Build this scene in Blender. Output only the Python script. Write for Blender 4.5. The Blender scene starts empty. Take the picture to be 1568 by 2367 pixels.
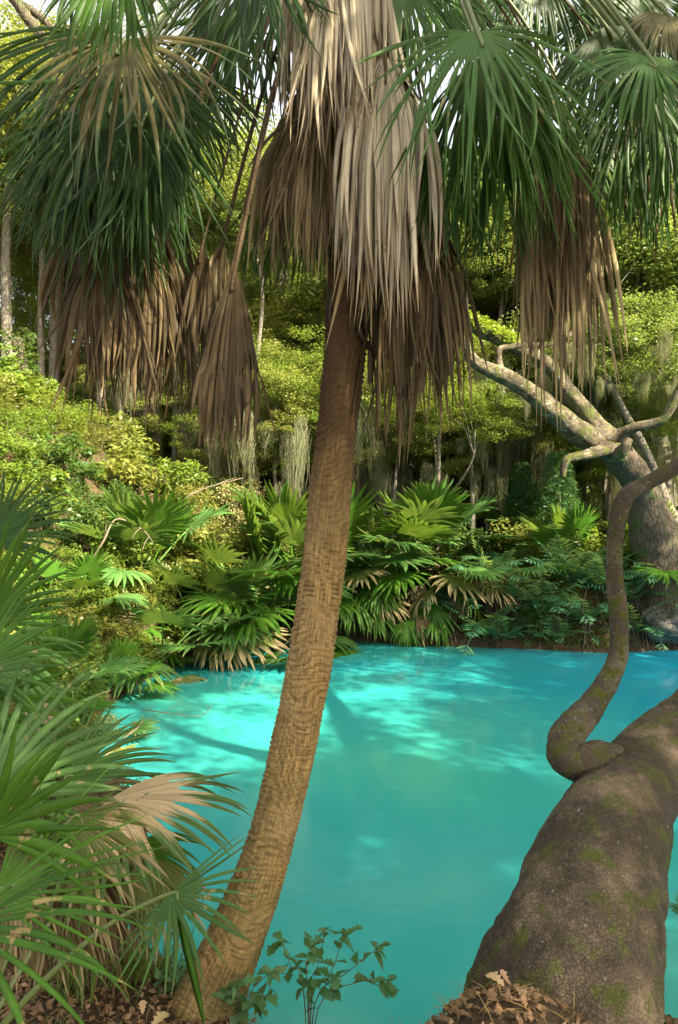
import bpy, math, random
import numpy as np
from mathutils import Vector, Matrix
R = math.radians
scene = bpy.context.scene
C = scene.collection
HC = 3.2            # eye height above the water
FP = 1578.0         # focal length in picture units (picture 1568 x 2367, 24 mm lens on a 36 mm tall frame)

# ------------------------------------------------------------------ camera, sky, sun, exposure
cam = bpy.data.cameras.new('camera'); camo = bpy.data.objects.new('camera', cam); C.objects.link(camo)
cam.sensor_fit = 'VERTICAL'; cam.sensor_height = 36; cam.lens = 24.0
cam.clip_start = 0.05; cam.clip_end = 2000
camo.location = (0, 0, HC); camo.rotation_euler = (R(90), 0, 0)
scene.camera = camo

SUN_EL, SUN_AZ = 40.0, 130.0      # azimuth measured from +Y (into the picture) towards +X (right)
sd = Vector((math.sin(R(SUN_AZ))*math.cos(R(SUN_EL)), math.cos(R(SUN_AZ))*math.cos(R(SUN_EL)), math.sin(R(SUN_EL))))
world = bpy.data.worlds.new('World'); scene.world = world; world.use_nodes = True
wn = world.node_tree; wn.nodes.clear()
wo = wn.nodes.new('ShaderNodeOutputWorld'); wb = wn.nodes.new('ShaderNodeBackground'); ws = wn.nodes.new('ShaderNodeTexSky')
ws.sky_type = 'NISHITA'; ws.sun_disc = False; ws.sun_elevation = R(SUN_EL); ws.sun_rotation = R(SUN_AZ)
ws.air_density = 0.7; ws.dust_density = 6.0; ws.ozone_density = 0.4
wb.inputs['Strength'].default_value = 0.15
wv = wn.nodes.new('ShaderNodeMix'); wv.data_type = 'RGBA'; wv.inputs[0].default_value = 0.6; wv.inputs[7].default_value = (2.3, 2.2, 1.95, 1)   # thin white cloud veil over the whole sky
wn.links.new(ws.outputs[0], wv.inputs[6]); wn.links.new(wv.outputs[2], wb.inputs[0]); wn.links.new(wb.outputs[0], wo.inputs[0])
sl = bpy.data.lights.new('sun', 'SUN'); sl.energy = 5.0; sl.angle = R(0.6); sl.color = (1.0, 0.89, 0.68)
so = bpy.data.objects.new('sun', sl); C.objects.link(so); so.rotation_euler = sd.to_track_quat('Z', 'Y').to_euler()
scene.view_settings.view_transform = 'Standard'; scene.view_settings.look = 'None'
scene.view_settings.gamma = 1.0; scene.view_settings.use_curve_mapping = False
scene.view_settings.exposure = 2.28
cy = scene.cycles if hasattr(scene, 'cycles') else None
scene.render.engine = 'CYCLES'
scene.cycles.use_denoising = True
scene.cycles.max_bounces = 6; scene.cycles.diffuse_bounces = 4; scene.cycles.glossy_bounces = 2
scene.cycles.transmission_bounces = 4; scene.cycles.transparent_max_bounces = 4
scene.cycles.caustics_reflective = False; scene.cycles.caustics_refractive = False

# ------------------------------------------------------------------ helpers
def P(px, py, d):
    return np.array([(px-784.0)/FP*d, d, HC-(py-1183.5)/FP*d])
def unit(v):
    v = np.asarray(v, float); n = np.linalg.norm(v, axis=-1, keepdims=True); return v/np.maximum(n, 1e-9)

def hash3(ix, iy, iz, s):
    h = (ix.astype(np.int64)*374761393 + iy.astype(np.int64)*668265263 + iz.astype(np.int64)*2147483647 + s*1274126177) & 0xffffffff
    h = ((h ^ (h >> 13))*1274126177) & 0xffffffff
    h = ((h ^ (h >> 16))*2246822519) & 0xffffffff
    return ((h ^ (h >> 15)) & 0xffffff)/float(0xffffff)
def vnoise(p, s=0):
    p = np.asarray(p, float); i = np.floor(p).astype(np.int64); f = p-i; f = f*f*(3-2*f)
    o = 0
    for dx in (0, 1):
        for dy in (0, 1):
            for dz in (0, 1):
                w = (f[..., 0] if dx else 1-f[..., 0])*(f[..., 1] if dy else 1-f[..., 1])*(f[..., 2] if dz else 1-f[..., 2])
                o = o + w*hash3(i[..., 0]+dx, i[..., 1]+dy, i[..., 2]+dz, s)
    return o*2-1
def fbm(p, octv=4, s=0):
    p = np.asarray(p, float); a, o = 0.5, 0
    for k in range(octv):
        o = o+a*vnoise(p*2**k, s+k*17); a *= 0.5
    return o

def mesh(name, V, F, mats, attrs=None, smooth=False, midx=None):
    """F: list of int arrays (n,3) or (n,4)"""
    V = np.asarray(V, np.float32); me = bpy.data.meshes.new(name)
    me.vertices.add(len(V)); me.vertices.foreach_set('co', V.ravel())
    F = [np.asarray(f, np.int32) for f in F if len(f)]
    lo = np.concatenate([f.ravel() for f in F]); cnt = np.concatenate([np.full(len(f), f.shape[1], np.int32) for f in F])
    st = np.concatenate([[0], np.cumsum(cnt)[:-1]]).astype(np.int32)
    me.loops.add(len(lo)); me.loops.foreach_set('vertex_index', lo)
    me.polygons.add(len(cnt)); me.polygons.foreach_set('loop_start', st); me.polygons.foreach_set('loop_total', cnt)
    if midx is not None: me.polygons.foreach_set('material_index', np.asarray(midx, np.int32))
    if smooth: me.polygons.foreach_set('use_smooth', np.ones(len(cnt), bool))
    for k, a in (attrs or {}).items():
        at = me.attributes.new(k, 'FLOAT', 'POINT'); at.data.foreach_set('value', np.asarray(a, np.float32))
    for m in (mats if isinstance(mats, (list, tuple)) else [mats]): me.materials.append(m)
    me.update(calc_edges=True); me.validate()
    return me
def ob(name, me, parent=None, loc=(0, 0, 0), rot=(0, 0, 0), scale=(1, 1, 1)):
    o = bpy.data.objects.new(name, me); C.objects.link(o)
    o.location = loc; o.rotation_euler = rot; o.scale = scale if hasattr(scale, '__len__') else (scale,)*3
    if parent is not None: o.parent = parent
    return o
def tag(o, label=None, cat=None, group=None, kind=None):
    if label: o['label'] = label
    if cat: o['category'] = cat
    if group: o['group'] = group
    if kind: o['kind'] = kind
    return o
def thing(name, label, cat, loc=(0, 0, 0), rotz=0, group=None):
    return tag(ob(name, None, None, loc, (0, 0, rotz)), label, cat, group)

def catmull(pts, n):
    pts = np.asarray(pts, float); p = np.vstack([2*pts[0]-pts[1], pts, 2*pts[-1]-pts[-2]])
    m = len(pts)-1; u = np.linspace(0, m-1e-6, n); i = u.astype(int); t = (u-i)[:, None]
    a, b, c, d = p[i], p[i+1], p[i+2], p[i+3]
    return 0.5*(2*b+(c-a)*t+(2*a-5*b+4*c-d)*t**2+(3*b-a-3*c+d)*t**3)
def tube(pts, rad, n=24, ns=10, disp=None, cap=True):
    """smooth tube through pts; returns V, [quads, tris], u (along), a (around)"""
    pts = np.asarray(pts, float); q = catmull(np.hstack([pts, np.asarray(rad, float)[:, None]]), n)
    c, r = q[:, :3], np.maximum(q[:, 3], 1e-4)
    T = unit(np.gradient(c, axis=0)); x = np.cross(T[0], [0.3, 0.2, 1.0]); x = x/np.linalg.norm(x)
    X = np.zeros_like(c)
    for k in range(n):
        x = x-T[k]*np.dot(x, T[k]); x = x/np.linalg.norm(x); X[k] = x
    Y = np.cross(T, X); th = np.linspace(0, 2*math.pi, ns, endpoint=False)
    nrm = X[:, None]*np.cos(th)[None, :, None]+Y[:, None]*np.sin(th)[None, :, None]
    rr = r[:, None]*np.ones((1, ns))
    if disp is not None: rr = rr+disp(c[:, None]+nrm*r[:, None, None], th[None, :]*np.ones((n, 1)), np.linspace(0, 1, n)[:, None]*np.ones((1, ns)), r[:, None])
    V = (c[:, None]+nrm*rr[..., None]).reshape(-1, 3)
    i = np.arange(n-1)[:, None]*ns; j = np.arange(ns)[None, :]; j2 = (j+1) % ns
    Q = np.stack([i+j, i+j2, i+ns+j2, i+ns+j], -1).reshape(-1, 4)
    Tt = np.zeros((0, 3), int)
    if cap:
        V = np.vstack([V, c[0], c[-1]]); a0 = n*ns; jj = np.arange(ns)
        Tt = np.vstack([np.stack([(jj+1) % ns, jj, np.full(ns, a0)], -1), np.stack([(n-1)*ns+jj, (n-1)*ns+(jj+1) % ns, np.full(ns, a0+1)], -1)])
    return V, [Q, Tt]
def join(parts):
    Vs, Fs, o = [], [], 0
    for V, F in parts:
        Vs.append(V); Fs += [np.asarray(f)+o for f in F if len(f)]; o += len(V)
    q = [f for f in Fs if f.shape[1] == 4]; t = [f for f in Fs if f.shape[1] == 3]
    out = []
    if q: out.append(np.vstack(q))
    if t: out.append(np.vstack(t))
    return np.vstack(Vs), out

# ------------------------------------------------------------------ materials
class NT:
    def __init__(s, name):
        s.m = bpy.data.materials.new(name); s.m.use_nodes = True; s.t = s.m.node_tree; s.t.nodes.clear()
        s.out = s.n('OutputMaterial')
    def n(s, t, **k):
        x = s.t.nodes.new('ShaderNode'+t)
        for a, v in k.items():
            if a.startswith('i_'):
                key = a[2:].replace('_', ' '); x.inputs[int(key) if key.isdigit() else key].default_value = v
            else: setattr(x, a, v)
        return x
    def l(s, a, b): s.t.links.new(a, b)
    def val(s, x, inp):
        if isinstance(x, (int, float)): inp.default_value = x
        elif isinstance(x, tuple): inp.default_value = x if len(x) == 4 or inp.type == 'VECTOR' else (*x, 1)
        else: s.l(x, inp)
    def mix(s, f, a, b, mode='MIX'):
        x = s.n('Mix', data_type='RGBA', blend_type=mode); s.val(f, x.inputs[0]); s.val(a, x.inputs[6]); s.val(b, x.inputs[7]); return x.outputs[2]
    def math(s, op, a, b=0.0, clamp=False):
        x = s.n('Math', operation=op, use_clamp=clamp); s.val(a, x.inputs[0]); s.val(b, x.inputs[1]); return x.outputs[0]
    def noise(s, vec, scale, detail=4, rough=0.55, dist=0.0):
        x = s.n('TexNoise'); x.inputs['Scale'].default_value = scale; x.inputs['Detail'].default_value = detail
        x.inputs['Roughness'].default_value = rough; x.inputs['Distortion'].default_value = dist
        if vec is not None: s.l(vec, x.inputs['Vector'])
        return x.outputs['Fac']
    def ramp(s, f, stops):
        x = s.n('ValToRGB'); e = x.color_ramp.elements
        while len(e) < len(stops): e.new(0.5)
        for q, (p, c) in zip(e, stops): q.position = p; q.color = (*c, 1) if len(c) == 3 else c
        s.l(f, x.inputs[0]); return x.outputs[0]
    def step(s, f, a, b):
        x = s.n('MapRange'); s.l(f, x.inputs[0]); x.inputs[1].default_value = a; x.inputs[2].default_value = b; return x.outputs[0]
    def attr(s, k): return s.n('Attribute', attribute_name=k).outputs['Fac']
    def bump(s, h, strength, dist=0.02):
        x = s.n('Bump'); x.inputs['Strength'].default_value = strength; x.inputs['Distance'].default_value = dist; s.l(h, x.inputs['Height']); return x.outputs[0]
    def vec(s, kind='Object', scale=(1, 1, 1)):
        c = s.n('TexCoord').outputs[kind]
        if scale == (1, 1, 1): return c
        m = s.n('Mapping'); m.inputs['Scale'].default_value = scale; s.l(c, m.inputs[0]); return m.outputs[0]
    def finish(s, col, rough=0.6, nrm=None, trans=0.0, tcol=None, spec=0.5):
        b = s.n('BsdfPrincipled'); s.val(col, b.inputs['Base Color']); s.val(rough, b.inputs['Roughness'])
        b.inputs['Specular IOR Level'].default_value = spec
        if nrm is not None: s.l(nrm, b.inputs['Normal'])
        sh = b.outputs[0]
        if trans > 0:
            t = s.n('BsdfTranslucent'); s.val(tcol if tcol is not None else col, t.inputs['Color'])
            mx = s.n('MixShader'); mx.inputs[0].default_value = trans; s.l(b.outputs[0], mx.inputs[1]); s.l(t.outputs[0], mx.inputs[2]); sh = mx.outputs[0]
        s.l(sh, s.out.inputs['Surface']); return s.m

def leaf_mat(name, a, b, c, trans=0.45, rough=0.45, per_obj=0.35, spec=0.4):
    """leaves: colour differs from leaf to leaf and from plant to plant"""
    t = NT(name); g = t.n('NewGeometry').outputs['Random Per Island']; o = t.n('ObjectInfo').outputs['Random']
    col = t.ramp(g, [(0.0, a), (0.5, b), (0.9, b), (1.0, c)])
    v = t.math('ADD', t.math('MULTIPLY', o, per_obj), 1-per_obj/2)
    col = t.mix(1.0, col, t.n('CombineColor').outputs[0], 'MULTIPLY') if False else t.mix(t.math('MULTIPLY', t.noise(t.vec('Object'), 0.9, 2), 0.5), col, c)
    hs = t.n('HueSaturation'); t.l(v, hs.inputs['Value']); t.l(col, hs.inputs['Color']); t.l(t.math('ADD', t.math('MULTIPLY', o, 0.04), 0.48), hs.inputs['Hue'])
    col = hs.outputs[0]
    tc = t.mix(0.5, col, (0.35, 0.42, 0.04))
    return t.finish(col, rough, None, trans, tc, spec)
def frond_mat(name, base, base2, tip, tip_from=0.8, spot=None, spot_amt=0.0, trans=0.3, rough=0.4, streak=0.5, tmix=0.45, tcol=(0.3, 0.4, 0.04), vary=0.5):
    t = NT(name); tt, rr, ss = t.attr('t'), t.attr('r'), t.attr('s')
    cv = t.n('CombineXYZ'); t.l(t.math('MULTIPLY', rr, 43.0), cv.inputs[0]); t.l(t.math('MULTIPLY', tt, 2.2), cv.inputs[1]); t.l(t.math('MULTIPLY', ss, 1.4), cv.inputs[2])
    n1 = t.noise(cv.outputs[0], 2.2, 5, 0.65)
    col = t.mix(t.step(n1, 0.5-0.25*streak-0.02, 0.5+0.25*streak), base, base2)
    col = t.mix(t.math('MULTIPLY', t.math('POWER', rr, 2.0), 0.75), col, base2)
    o = t.n('ObjectInfo').outputs['Random']
    if spot:
        n2 = t.noise(t.vec('Object'), 9.0, 5, 0.7); th = 0.72-0.3*spot_amt
        col = t.mix(t.step(n2, th, th+0.03), col, spot)
    tf = t.math('ADD', tt, t.math('MULTIPLY', t.math('SUBTRACT', n1, 0.5), 0.5))
    tf = t.math('ADD', tf, t.math('MULTIPLY', t.math('SUBTRACT', rr, 0.5), 0.15))
    col = t.mix(t.step(tf, tip_from, tip_from+0.12), col, tip)
    hs = t.n('HueSaturation'); t.l(t.math('MULTIPLY', t.math('ADD', t.math('MULTIPLY', o, 0.4), 0.8), t.math('ADD', t.math('MULTIPLY', t.math('FRACT', t.math('MULTIPLY', rr, 7.31)), vary), 1.0-0.5*vary)), hs.inputs['Value']); t.l(col, hs.inputs['Color']); col = hs.outputs[0]
    nb = t.bump(n1, 0.25, 0.004)
    col = t.mix(t.math('MULTIPLY', t.step(ss, 0.6, 1.0), 0.55), col, tuple(x*0.4 for x in base)); col = t.mix(t.math('MULTIPLY', t.step(ss, 0.12, 0.0), 0.35), col, tuple(min(1, x*1.7) for x in base2)); return t.finish(col, rough, nb, trans, t.mix(tmix, col, tcol), 0.2)  # pleat shading put into the colour as darker creases; paler midrib line

M = {}
M['leaf_mid'] = leaf_mat('leaf_mid', (0.055, 0.13, 0.02), (0.11, 0.2, 0.03), (0.24, 0.25, 0.035))
M['leaf_yellow'] = leaf_mat('leaf_yellow', (0.10, 0.16, 0.03), (0.17, 0.22, 0.05), (0.34, 0.27, 0.07), 0.45)
M['leaf_dark'] = leaf_mat('leaf_dark', (0.025, 0.075, 0.018), (0.05, 0.12, 0.025), (0.09, 0.15, 0.03), 0.35)
M['leaf_oak'] = leaf_mat('leaf_oak', (0.08, 0.14, 0.035), (0.15, 0.21, 0.055), (0.28, 0.29, 0.08), 0.45, 0.35)
M['leaf_brush'] = leaf_mat('leaf_brush', (0.20, 0.13, 0.06), (0.27, 0.20, 0.10), (0.16, 0.17, 0.05), 0.3, 0.7)
M['needle'] = leaf_mat('needle', (0.07, 0.12, 0.03), (0.14, 0.18, 0.04), (0.3, 0.2, 0.04), 0.4)
M['cedar'] = leaf_mat('cedar', (0.02, 0.085, 0.025), (0.035, 0.12, 0.035), (0.06, 0.15, 0.04), 0.3)
M['fern'] = leaf_mat('fern', (0.04, 0.16, 0.07), (0.065, 0.21, 0.10), (0.12, 0.24, 0.07), 0.35)
M['seedling'] = leaf_mat('seedling', (0.03, 0.14, 0.055), (0.045, 0.18, 0.075), (0.2, 0.24, 0.04), 0.4, 0.35)
M['resurrection'] = leaf_mat('resurrection', (0.10, 0.2, 0.02), (0.16, 0.26, 0.02), (0.25, 0.3, 0.03), 0.45)
M['moss'] = leaf_mat('moss', (0.13, 0.14, 0.085), (0.2, 0.205, 0.13), (0.27, 0.25, 0.165), 0.45, 0.9, 0.3, 0.1)
M['dry_leaf'] = leaf_mat('dry_leaf', (0.06, 0.03, 0.014), (0.15, 0.08, 0.035), (0.38, 0.25, 0.12), 0.1, 0.7)
M['dry_needle'] = leaf_mat('dry_needle', (0.12, 0.055, 0.02), (0.22, 0.11, 0.035), (0.34, 0.2, 0.07), 0.1, 0.6)
M['fallen'] = leaf_mat('fallen', (0.32, 0.19, 0.08), (0.45, 0.30, 0.14), (0.55, 0.42, 0.25), 0.15, 0.6)
M['grass'] = leaf_mat('grass', (0.05, 0.12, 0.02), (0.09, 0.18, 0.03), (0.22, 0.2, 0.06), 0.4)
TIP = (0.42, 0.30, 0.15)
M['f_green'] = frond_mat('f_green', (0.026, 0.095, 0.010), (0.075, 0.175, 0.018), TIP, 0.95, (0.34, 0.25, 0.10), 0.34, 0.35)
M['f_blue'] = frond_mat('f_blue', (0.035, 0.11, 0.024), (0.10, 0.2, 0.05), TIP, 0.95, (0.36, 0.28, 0.13), 0.34, 0.35)
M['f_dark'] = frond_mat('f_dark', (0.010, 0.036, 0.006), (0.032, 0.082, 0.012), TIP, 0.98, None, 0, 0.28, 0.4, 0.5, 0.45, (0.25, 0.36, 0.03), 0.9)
M['f_olive'] = frond_mat('f_olive', (0.045, 0.055, 0.013), (0.20, 0.17, 0.06), (0.05, 0.09, 0.025), 0.62, (0.10, 0.065, 0.03), 0.3, 0.2)
M['f_brown'] = frond_mat('f_brown', (0.018, 0.012, 0.006), (0.14, 0.10, 0.045), (0.3, 0.2, 0.1), 0.92, (0.03, 0.018, 0.01), 0.3, 0.22, 0.6, 0.9, 0.3, (0.4, 0.22, 0.06), 1.15)
M['f_tan'] = frond_mat('f_tan', (0.065, 0.045, 0.02), (0.38, 0.295, 0.15), (0.36, 0.27, 0.15), 0.9, (0.08, 0.05, 0.025), 0.25, 0.25, 0.6, 0.9, 0.3, (0.5, 0.3, 0.1), 1.15)
M['f_pale'] = frond_mat('f_pale', (0.15, 0.11, 0.055), (0.62, 0.55, 0.39), (0.3, 0.22, 0.12), 0.85, (0.09, 0.055, 0.03), 0.2, 0.2, 0.55, 0.95, 0.3, (0.5, 0.33, 0.14), 1.15)
M['f_straw'] = frond_mat('f_straw', (0.48, 0.34, 0.17), (0.58, 0.44, 0.25), (0.05, 0.13, 0.03), 0.56, (0.05, 0.13, 0.04), 0.15, 0.3, 0.55, 0.7, 0.3, (0.6, 0.4, 0.15))
M['f_half'] = frond_mat('f_half', (0.10, 0.17, 0.04), (0.22, 0.22, 0.07), (0.5, 0.38, 0.2), 0.6, (0.45, 0.33, 0.16), 0.4, 0.4)

def bark_mat(name, c1, c2, c3, moss=None, moss_amt=0.0, lichen=0.0, sc=1.0, stretch=(1, 1, 0.35), bump=0.6, rough=0.85, bd=0.03, lsc=24, n2s=1.8, ck=0.55, hc=0.5):
    t = NT(name); v = t.vec('Object', tuple(x*sc for x in stretch)); vo = t.vec('Object')
    n1 = t.noise(v, 9, 6, 0.65, 0.4); n2 = t.noise(vo, n2s*sc, 5, 0.65)
    vr = t.n('TexVoronoi', feature='DISTANCE_TO_EDGE'); vr.inputs['Scale'].default_value = 14*sc
    mv = t.mix(0.12, v, t.n('TexNoise', i_Scale=5.0*sc).outputs['Color']); t.l(mv, vr.inputs['Vector'])
    crack = t.step(vr.outputs['Distance'], 0.0, 0.12)
    col = t.mix(n1, c1, c2); col = t.mix(t.step(n2, 0.45, 0.62), col, c3)
    col = t.mix(t.math('MULTIPLY', t.math('SUBTRACT', 1.0, crack), ck), col, tuple(x*0.35 for x in c1))
    if lichen: col = t.mix(t.step(t.noise(vo, lsc*sc, 5, 0.7), 0.70-lichen*0.2, 0.74-lichen*0.2), col, (0.42, 0.43, 0.38))
    if moss:
        mm = t.step(t.noise(vo, 2.6*sc, 6, 0.7), 0.62-moss_amt*0.3, 0.72-moss_amt*0.3); col = t.mix(mm, col, moss)
    h = t.math('ADD', t.math('MULTIPLY', crack, hc), n1)
    return t.finish(col, rough, t.bump(h, bump, bd/sc), 0, None, 0.25)
M['oak_near'] = bark_mat('oak_near', (0.034, 0.026, 0.017), (0.125, 0.096, 0.062), (0.23, 0.17, 0.105), (0.085, 0.10, 0.018), 0.34, 0.22, 2.2, (1, 1, 1), 0.9, 0.85, 0.06, 18, 0.9, 0.25, 0.22)
M['oak_elbow'] = bark_mat('oak_elbow', (0.065, 0.05, 0.034), (0.23, 0.18, 0.12), (0.34, 0.28, 0.19), (0.12, 0.14, 0.02), 0.42, 0.4, 4.0, (1, 1, 1), 1.0, 0.85, 0.08, 8, 1.3)
M['oak_far'] = bark_mat('oak_far', (0.04, 0.031, 0.019), (0.16, 0.125, 0.075), (0.34, 0.28, 0.18), (0.12, 0.14, 0.03), 0.4, 0.5, 1.6, (1, 1, 1), 1.0, 0.85, 0.12, 7, 2.2)
M['bark_dark'] = bark_mat('bark_dark', (0.06, 0.045, 0.032), (0.13, 0.10, 0.075), (0.10, 0.08, 0.05), (0.05, 0.08, 0.02), 0.3, 0.15, 1.0, (1, 1, 0.3), 0.9)
M['bark_grey'] = bark_mat('bark_grey', (0.10, 0.087, 0.07), (0.23, 0.205, 0.165), (0.19, 0.16, 0.115), (0.12, 0.15, 0.05), 0.2, 0.3, 1.0, (1, 1, 0.35), 0.7)
M['bark_pale'] = bark_mat('bark_pale', (0.13, 0.12, 0.095), (0.25, 0.23, 0.19), (0.19, 0.175, 0.14), None, 0, 0.3, 1.0, (0.6, 0.6, 3.0), 0.4)
M['twig'] = bark_mat('twig', (0.13, 0.10, 0.07), (0.25, 0.2, 0.14), (0.2, 0.15, 0.1), None, 0, 0, 2.0, (1, 1, 1), 0.3)
M['rock'] = bark_mat('rock', (0.10, 0.095, 0.085), (0.24, 0.23, 0.2), (0.16, 0.14, 0.11), (0.06, 0.09, 0.03), 0.3, 0.2, 0.8, (1, 1, 1), 0.9)
M['wood'] = bark_mat('wood', (0.28, 0.22, 0.15), (0.38, 0.31, 0.22), (0.33, 0.26, 0.17), None, 0, 0, 1.5, (1, 1, 0.1), 0.3)
M['petiole_g'] = NT('petiole_g').finish((0.13, 0.17, 0.05), 0.45)
M['petiole_b'] = bark_mat('petiole_b', (0.05, 0.033, 0.016), (0.13, 0.09, 0.045), (0.09, 0.06, 0.03), None, 0, 0, 2.0, (1, 1, 1), 0.3)

def palm_trunk_mat(name):
    t = NT(name); u, s = t.attr('u'), t.attr('a'); v = t.vec('Object')
    cv = t.n('CombineXYZ'); t.l(t.math('MULTIPLY', s, 44.0), cv.inputs[0]); t.l(t.math('MULTIPLY', u, 26.0), cv.inputs[1])
    fib = t.noise(cv.outputs[0], 1.0, 5, 0.65)
    vo = t.noise(v, 3.0, 4); fine = t.noise(v, 60, 3, 0.6); rg = t.attr('ring')
    col = t.mix(t.step(fib, 0.30, 0.64), (0.09, 0.055, 0.019), (0.43, 0.29, 0.105))
    col = t.mix(t.math('MULTIPLY', t.math('MULTIPLY', t.step(rg, 0.2, 1.0), t.step(t.noise(v, 7, 3), 0.25, 0.5)), 0.85), col, (0.06, 0.034, 0.013))
    col = t.mix(t.math('MULTIPLY', t.step(vo, 0.45, 0.7), 0.35), col, (0.36, 0.27, 0.14))
    col = t.mix(t.math('MULTIPLY', t.step(fine, 0.5, 0.75), 0.5), col, (0.09, 0.055, 0.025))
    low = t.step(u, 0.42, 0.05); col = t.mix(t.math('MULTIPLY', t.math('MULTIPLY', low, t.step(t.noise(v, 5, 5, 0.7), 0.42, 0.6)), 0.55), col, (0.14, 0.15, 0.045))
    top_shade = t.step(u, 0.52, 0.66); col = t.mix(t.math('MULTIPLY', top_shade, 0.9), col, (0.055, 0.03, 0.013))  # shade beneath the crown, darkened into the upper trunk colour
    h = t.math('ADD', t.math('MULTIPLY', fib, 0.7), t.math('MULTIPLY', fine, 0.4))
    return t.finish(col, 0.85, t.bump(h, 0.9, 0.012), 0, None, 0.2)
M['palm_trunk'] = palm_trunk_mat('palm_trunk')

def ground_mat():
    t = NT('ground_mat'); v = t.vec('Object')
    n1, n2, n3 = t.noise(v, 1.2, 5), t.noise(v, 14, 6, 0.7), t.noise(v, 45, 4, 0.7)
    col = t.mix(n2, (0.03, 0.02, 0.012), (0.10, 0.065, 0.035)); col = t.mix(t.step(n1, 0.4, 0.65), col, (0.065, 0.05, 0.028))
    col = t.mix(t.math('MULTIPLY', t.step(n3, 0.55, 0.7), 0.5), col, (0.16, 0.10, 0.05))
    return t.finish(col, 0.9, t.bump(t.math('ADD', n2, t.math('MULTIPLY', n3, 0.5)), 0.9, 0.04), 0, None, 0.2)
M['ground'] = ground_mat()
def water_mat():
    t = NT('water_mat'); v = t.vec('Object', (0.10, 0.16, 1))
    n = t.noise(v, 1.0, 2, 0.5, 0.3); px = t.n('SeparateXYZ'); t.l(t.vec('Object'), px.inputs[0])
    col = t.mix(t.step(n, 0.35, 0.65), (0.014, 0.27, 0.33), (0.045, 0.37, 0.28))
    col = t.mix(t.step(t.math('ADD', px.outputs[0], t.math('MULTIPLY', n, 3.0)), 4.5, 10.0), col, (0.005, 0.27, 0.46))
    rp = t.noise(t.vec('Object', (2.0, 5.0, 1)), 1.2, 3, 0.5)
    return t.finish(col, 0.10, t.bump(rp, 0.05, 0.05), 0, None, 0.95)
M['water'] = water_mat()

# ------------------------------------------------------------------ setting: terrain and pool
SH = np.array([(-0.75, 3.95), (-0.35, 3.62), (0.1, 3.35), (0.5, 3.2), (0.9, 3.55), (1.35, 3.75), (1.9, 3.5), (2.6, 3.2), (4.5, 3.0), (8, 3.5), (12, 6), (14, 11), (12.5, 15.2),
               (7.8, 15.9), (6.0, 15.5), (4.7, 15.9), (2.2, 16.4), (0.2, 17.0), (-1.75, 16.0), (-3.1, 15.0), (-3.75, 12.7), (-3.75, 10.6), (-3.3, 8.9), (-2.7, 7.0), (-2.05, 5.6), (-1.35, 4.6)])
def shore_sd(x, y):
    """distance to the waterline, positive on land"""
    p = np.stack([x, y], -1); a = SH; b = np.roll(SH, -1, 0); best = np.full(x.shape, 1e9); ins = np.zeros(x.shape, bool)
    for q, r in zip(a, b):
        e = r-q; w = p-q; tt = np.clip((w@e)/(e@e), 0, 1); dd = np.hypot(w[..., 0]-tt*e[0], w[..., 1]-tt*e[1]); best = np.minimum(best, dd)
        c = (q[1] <= y) != (r[1] <= y)
        xi = q[0]+(y-q[1])/(r[1]-q[1]+1e-12)*e[0]; ins ^= c & (x < xi)
    return np.where(ins, -best, best)
def sst(a, b, x):
    t = np.clip((x-a)/(b-a), 0, 1); return t*t*(3-2*t)
def height(x, y):
    x = np.asarray(x, float); y = np.asarray(y, float); s = shore_sd(x, y)
    near = sst(6.5, 4.0, y)*sst(-3.5, -1.5, x)                          # the bank under the camera
    h_near = 0.85*sst(0, 0.45, s)+0.22*np.clip(s-0.45, 0, 4)
    rise = np.clip(-(x-2.0), 0, 14)*0.36
    h_far = 1.45*sst(-0.1, 0.8, s)+0.25*np.clip(s-0.6, 0, 4)*0.6+rise*sst(0.3, 7.5, s)
    h_left = 0.55*sst(0, 0.5, s)+0.34*np.clip(s-0.3, 0, 9)
    left = sst(13.5, 11.0, y)*sst(-1.0, -3.0, x)
    h = h_far*(1-left)+h_left*left; h = h*(1-near)+h_near*near
    h = h+0.52*np.exp(-((x-0.62)**2/0.20+(y-2.45)**2/0.30))
    h = np.where(s < 0, np.maximum(-2.0, s*1.2), h)
    P3 = np.stack([x*1.1, y*1.1, x*0], -1)
    h = h+np.where(s > 0, 1, 0.3)*(0.10*fbm(P3, 4, 3)*np.minimum(1, np.abs(s)*1.2)+0.35*fbm(P3*0.22, 3, 9)*sst(2, 9, s))
    return h
def gz(x, y): return float(height(np.array([x]), np.array([y]))[0])

fine = np.arange(-9, 13.01, 0.14); ext = 13*1.16**np.arange(1, 24)
xs = np.concatenate([-(9*1.16**np.arange(1, 26))[::-1], fine, ext]); ys = np.concatenate([-(3*1.25**np.arange(1, 20))[::-1], np.arange(-3, 24.01, 0.14), 24*1.13**np.arange(1, 24)])
gx, gy = np.meshgrid(xs, ys); hz = height(gx, gy); hz = np.where(np.hypot(gx, gy) > 60, np.minimum(hz, 7), hz)
nx, ny = len(xs), len(ys); ii = (np.arange(ny-1)[:, None]*nx+np.arange(nx-1)[None]).ravel()
gr = ob('ground', mesh('ground', np.stack([gx, gy, hz], -1).reshape(-1, 3), [np.stack([ii, ii+1, ii+nx+1, ii+nx], -1)], M['ground'], None, True)); tag(gr, kind='structure')
wx, wy = np.meshgrid(np.linspace(-6, 16, 23), np.linspace(2.4, 18, 17)); i2 = (np.arange(16)[:, None]*23+np.arange(22)[None]).ravel()
wa = ob('water', mesh('water', np.stack([wx, wy, wx*0], -1).reshape(-1, 3), [np.stack([i2, i2+1, i2+24, i2+23], -1)], M['water'])); tag(wa, kind='structure')

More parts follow.
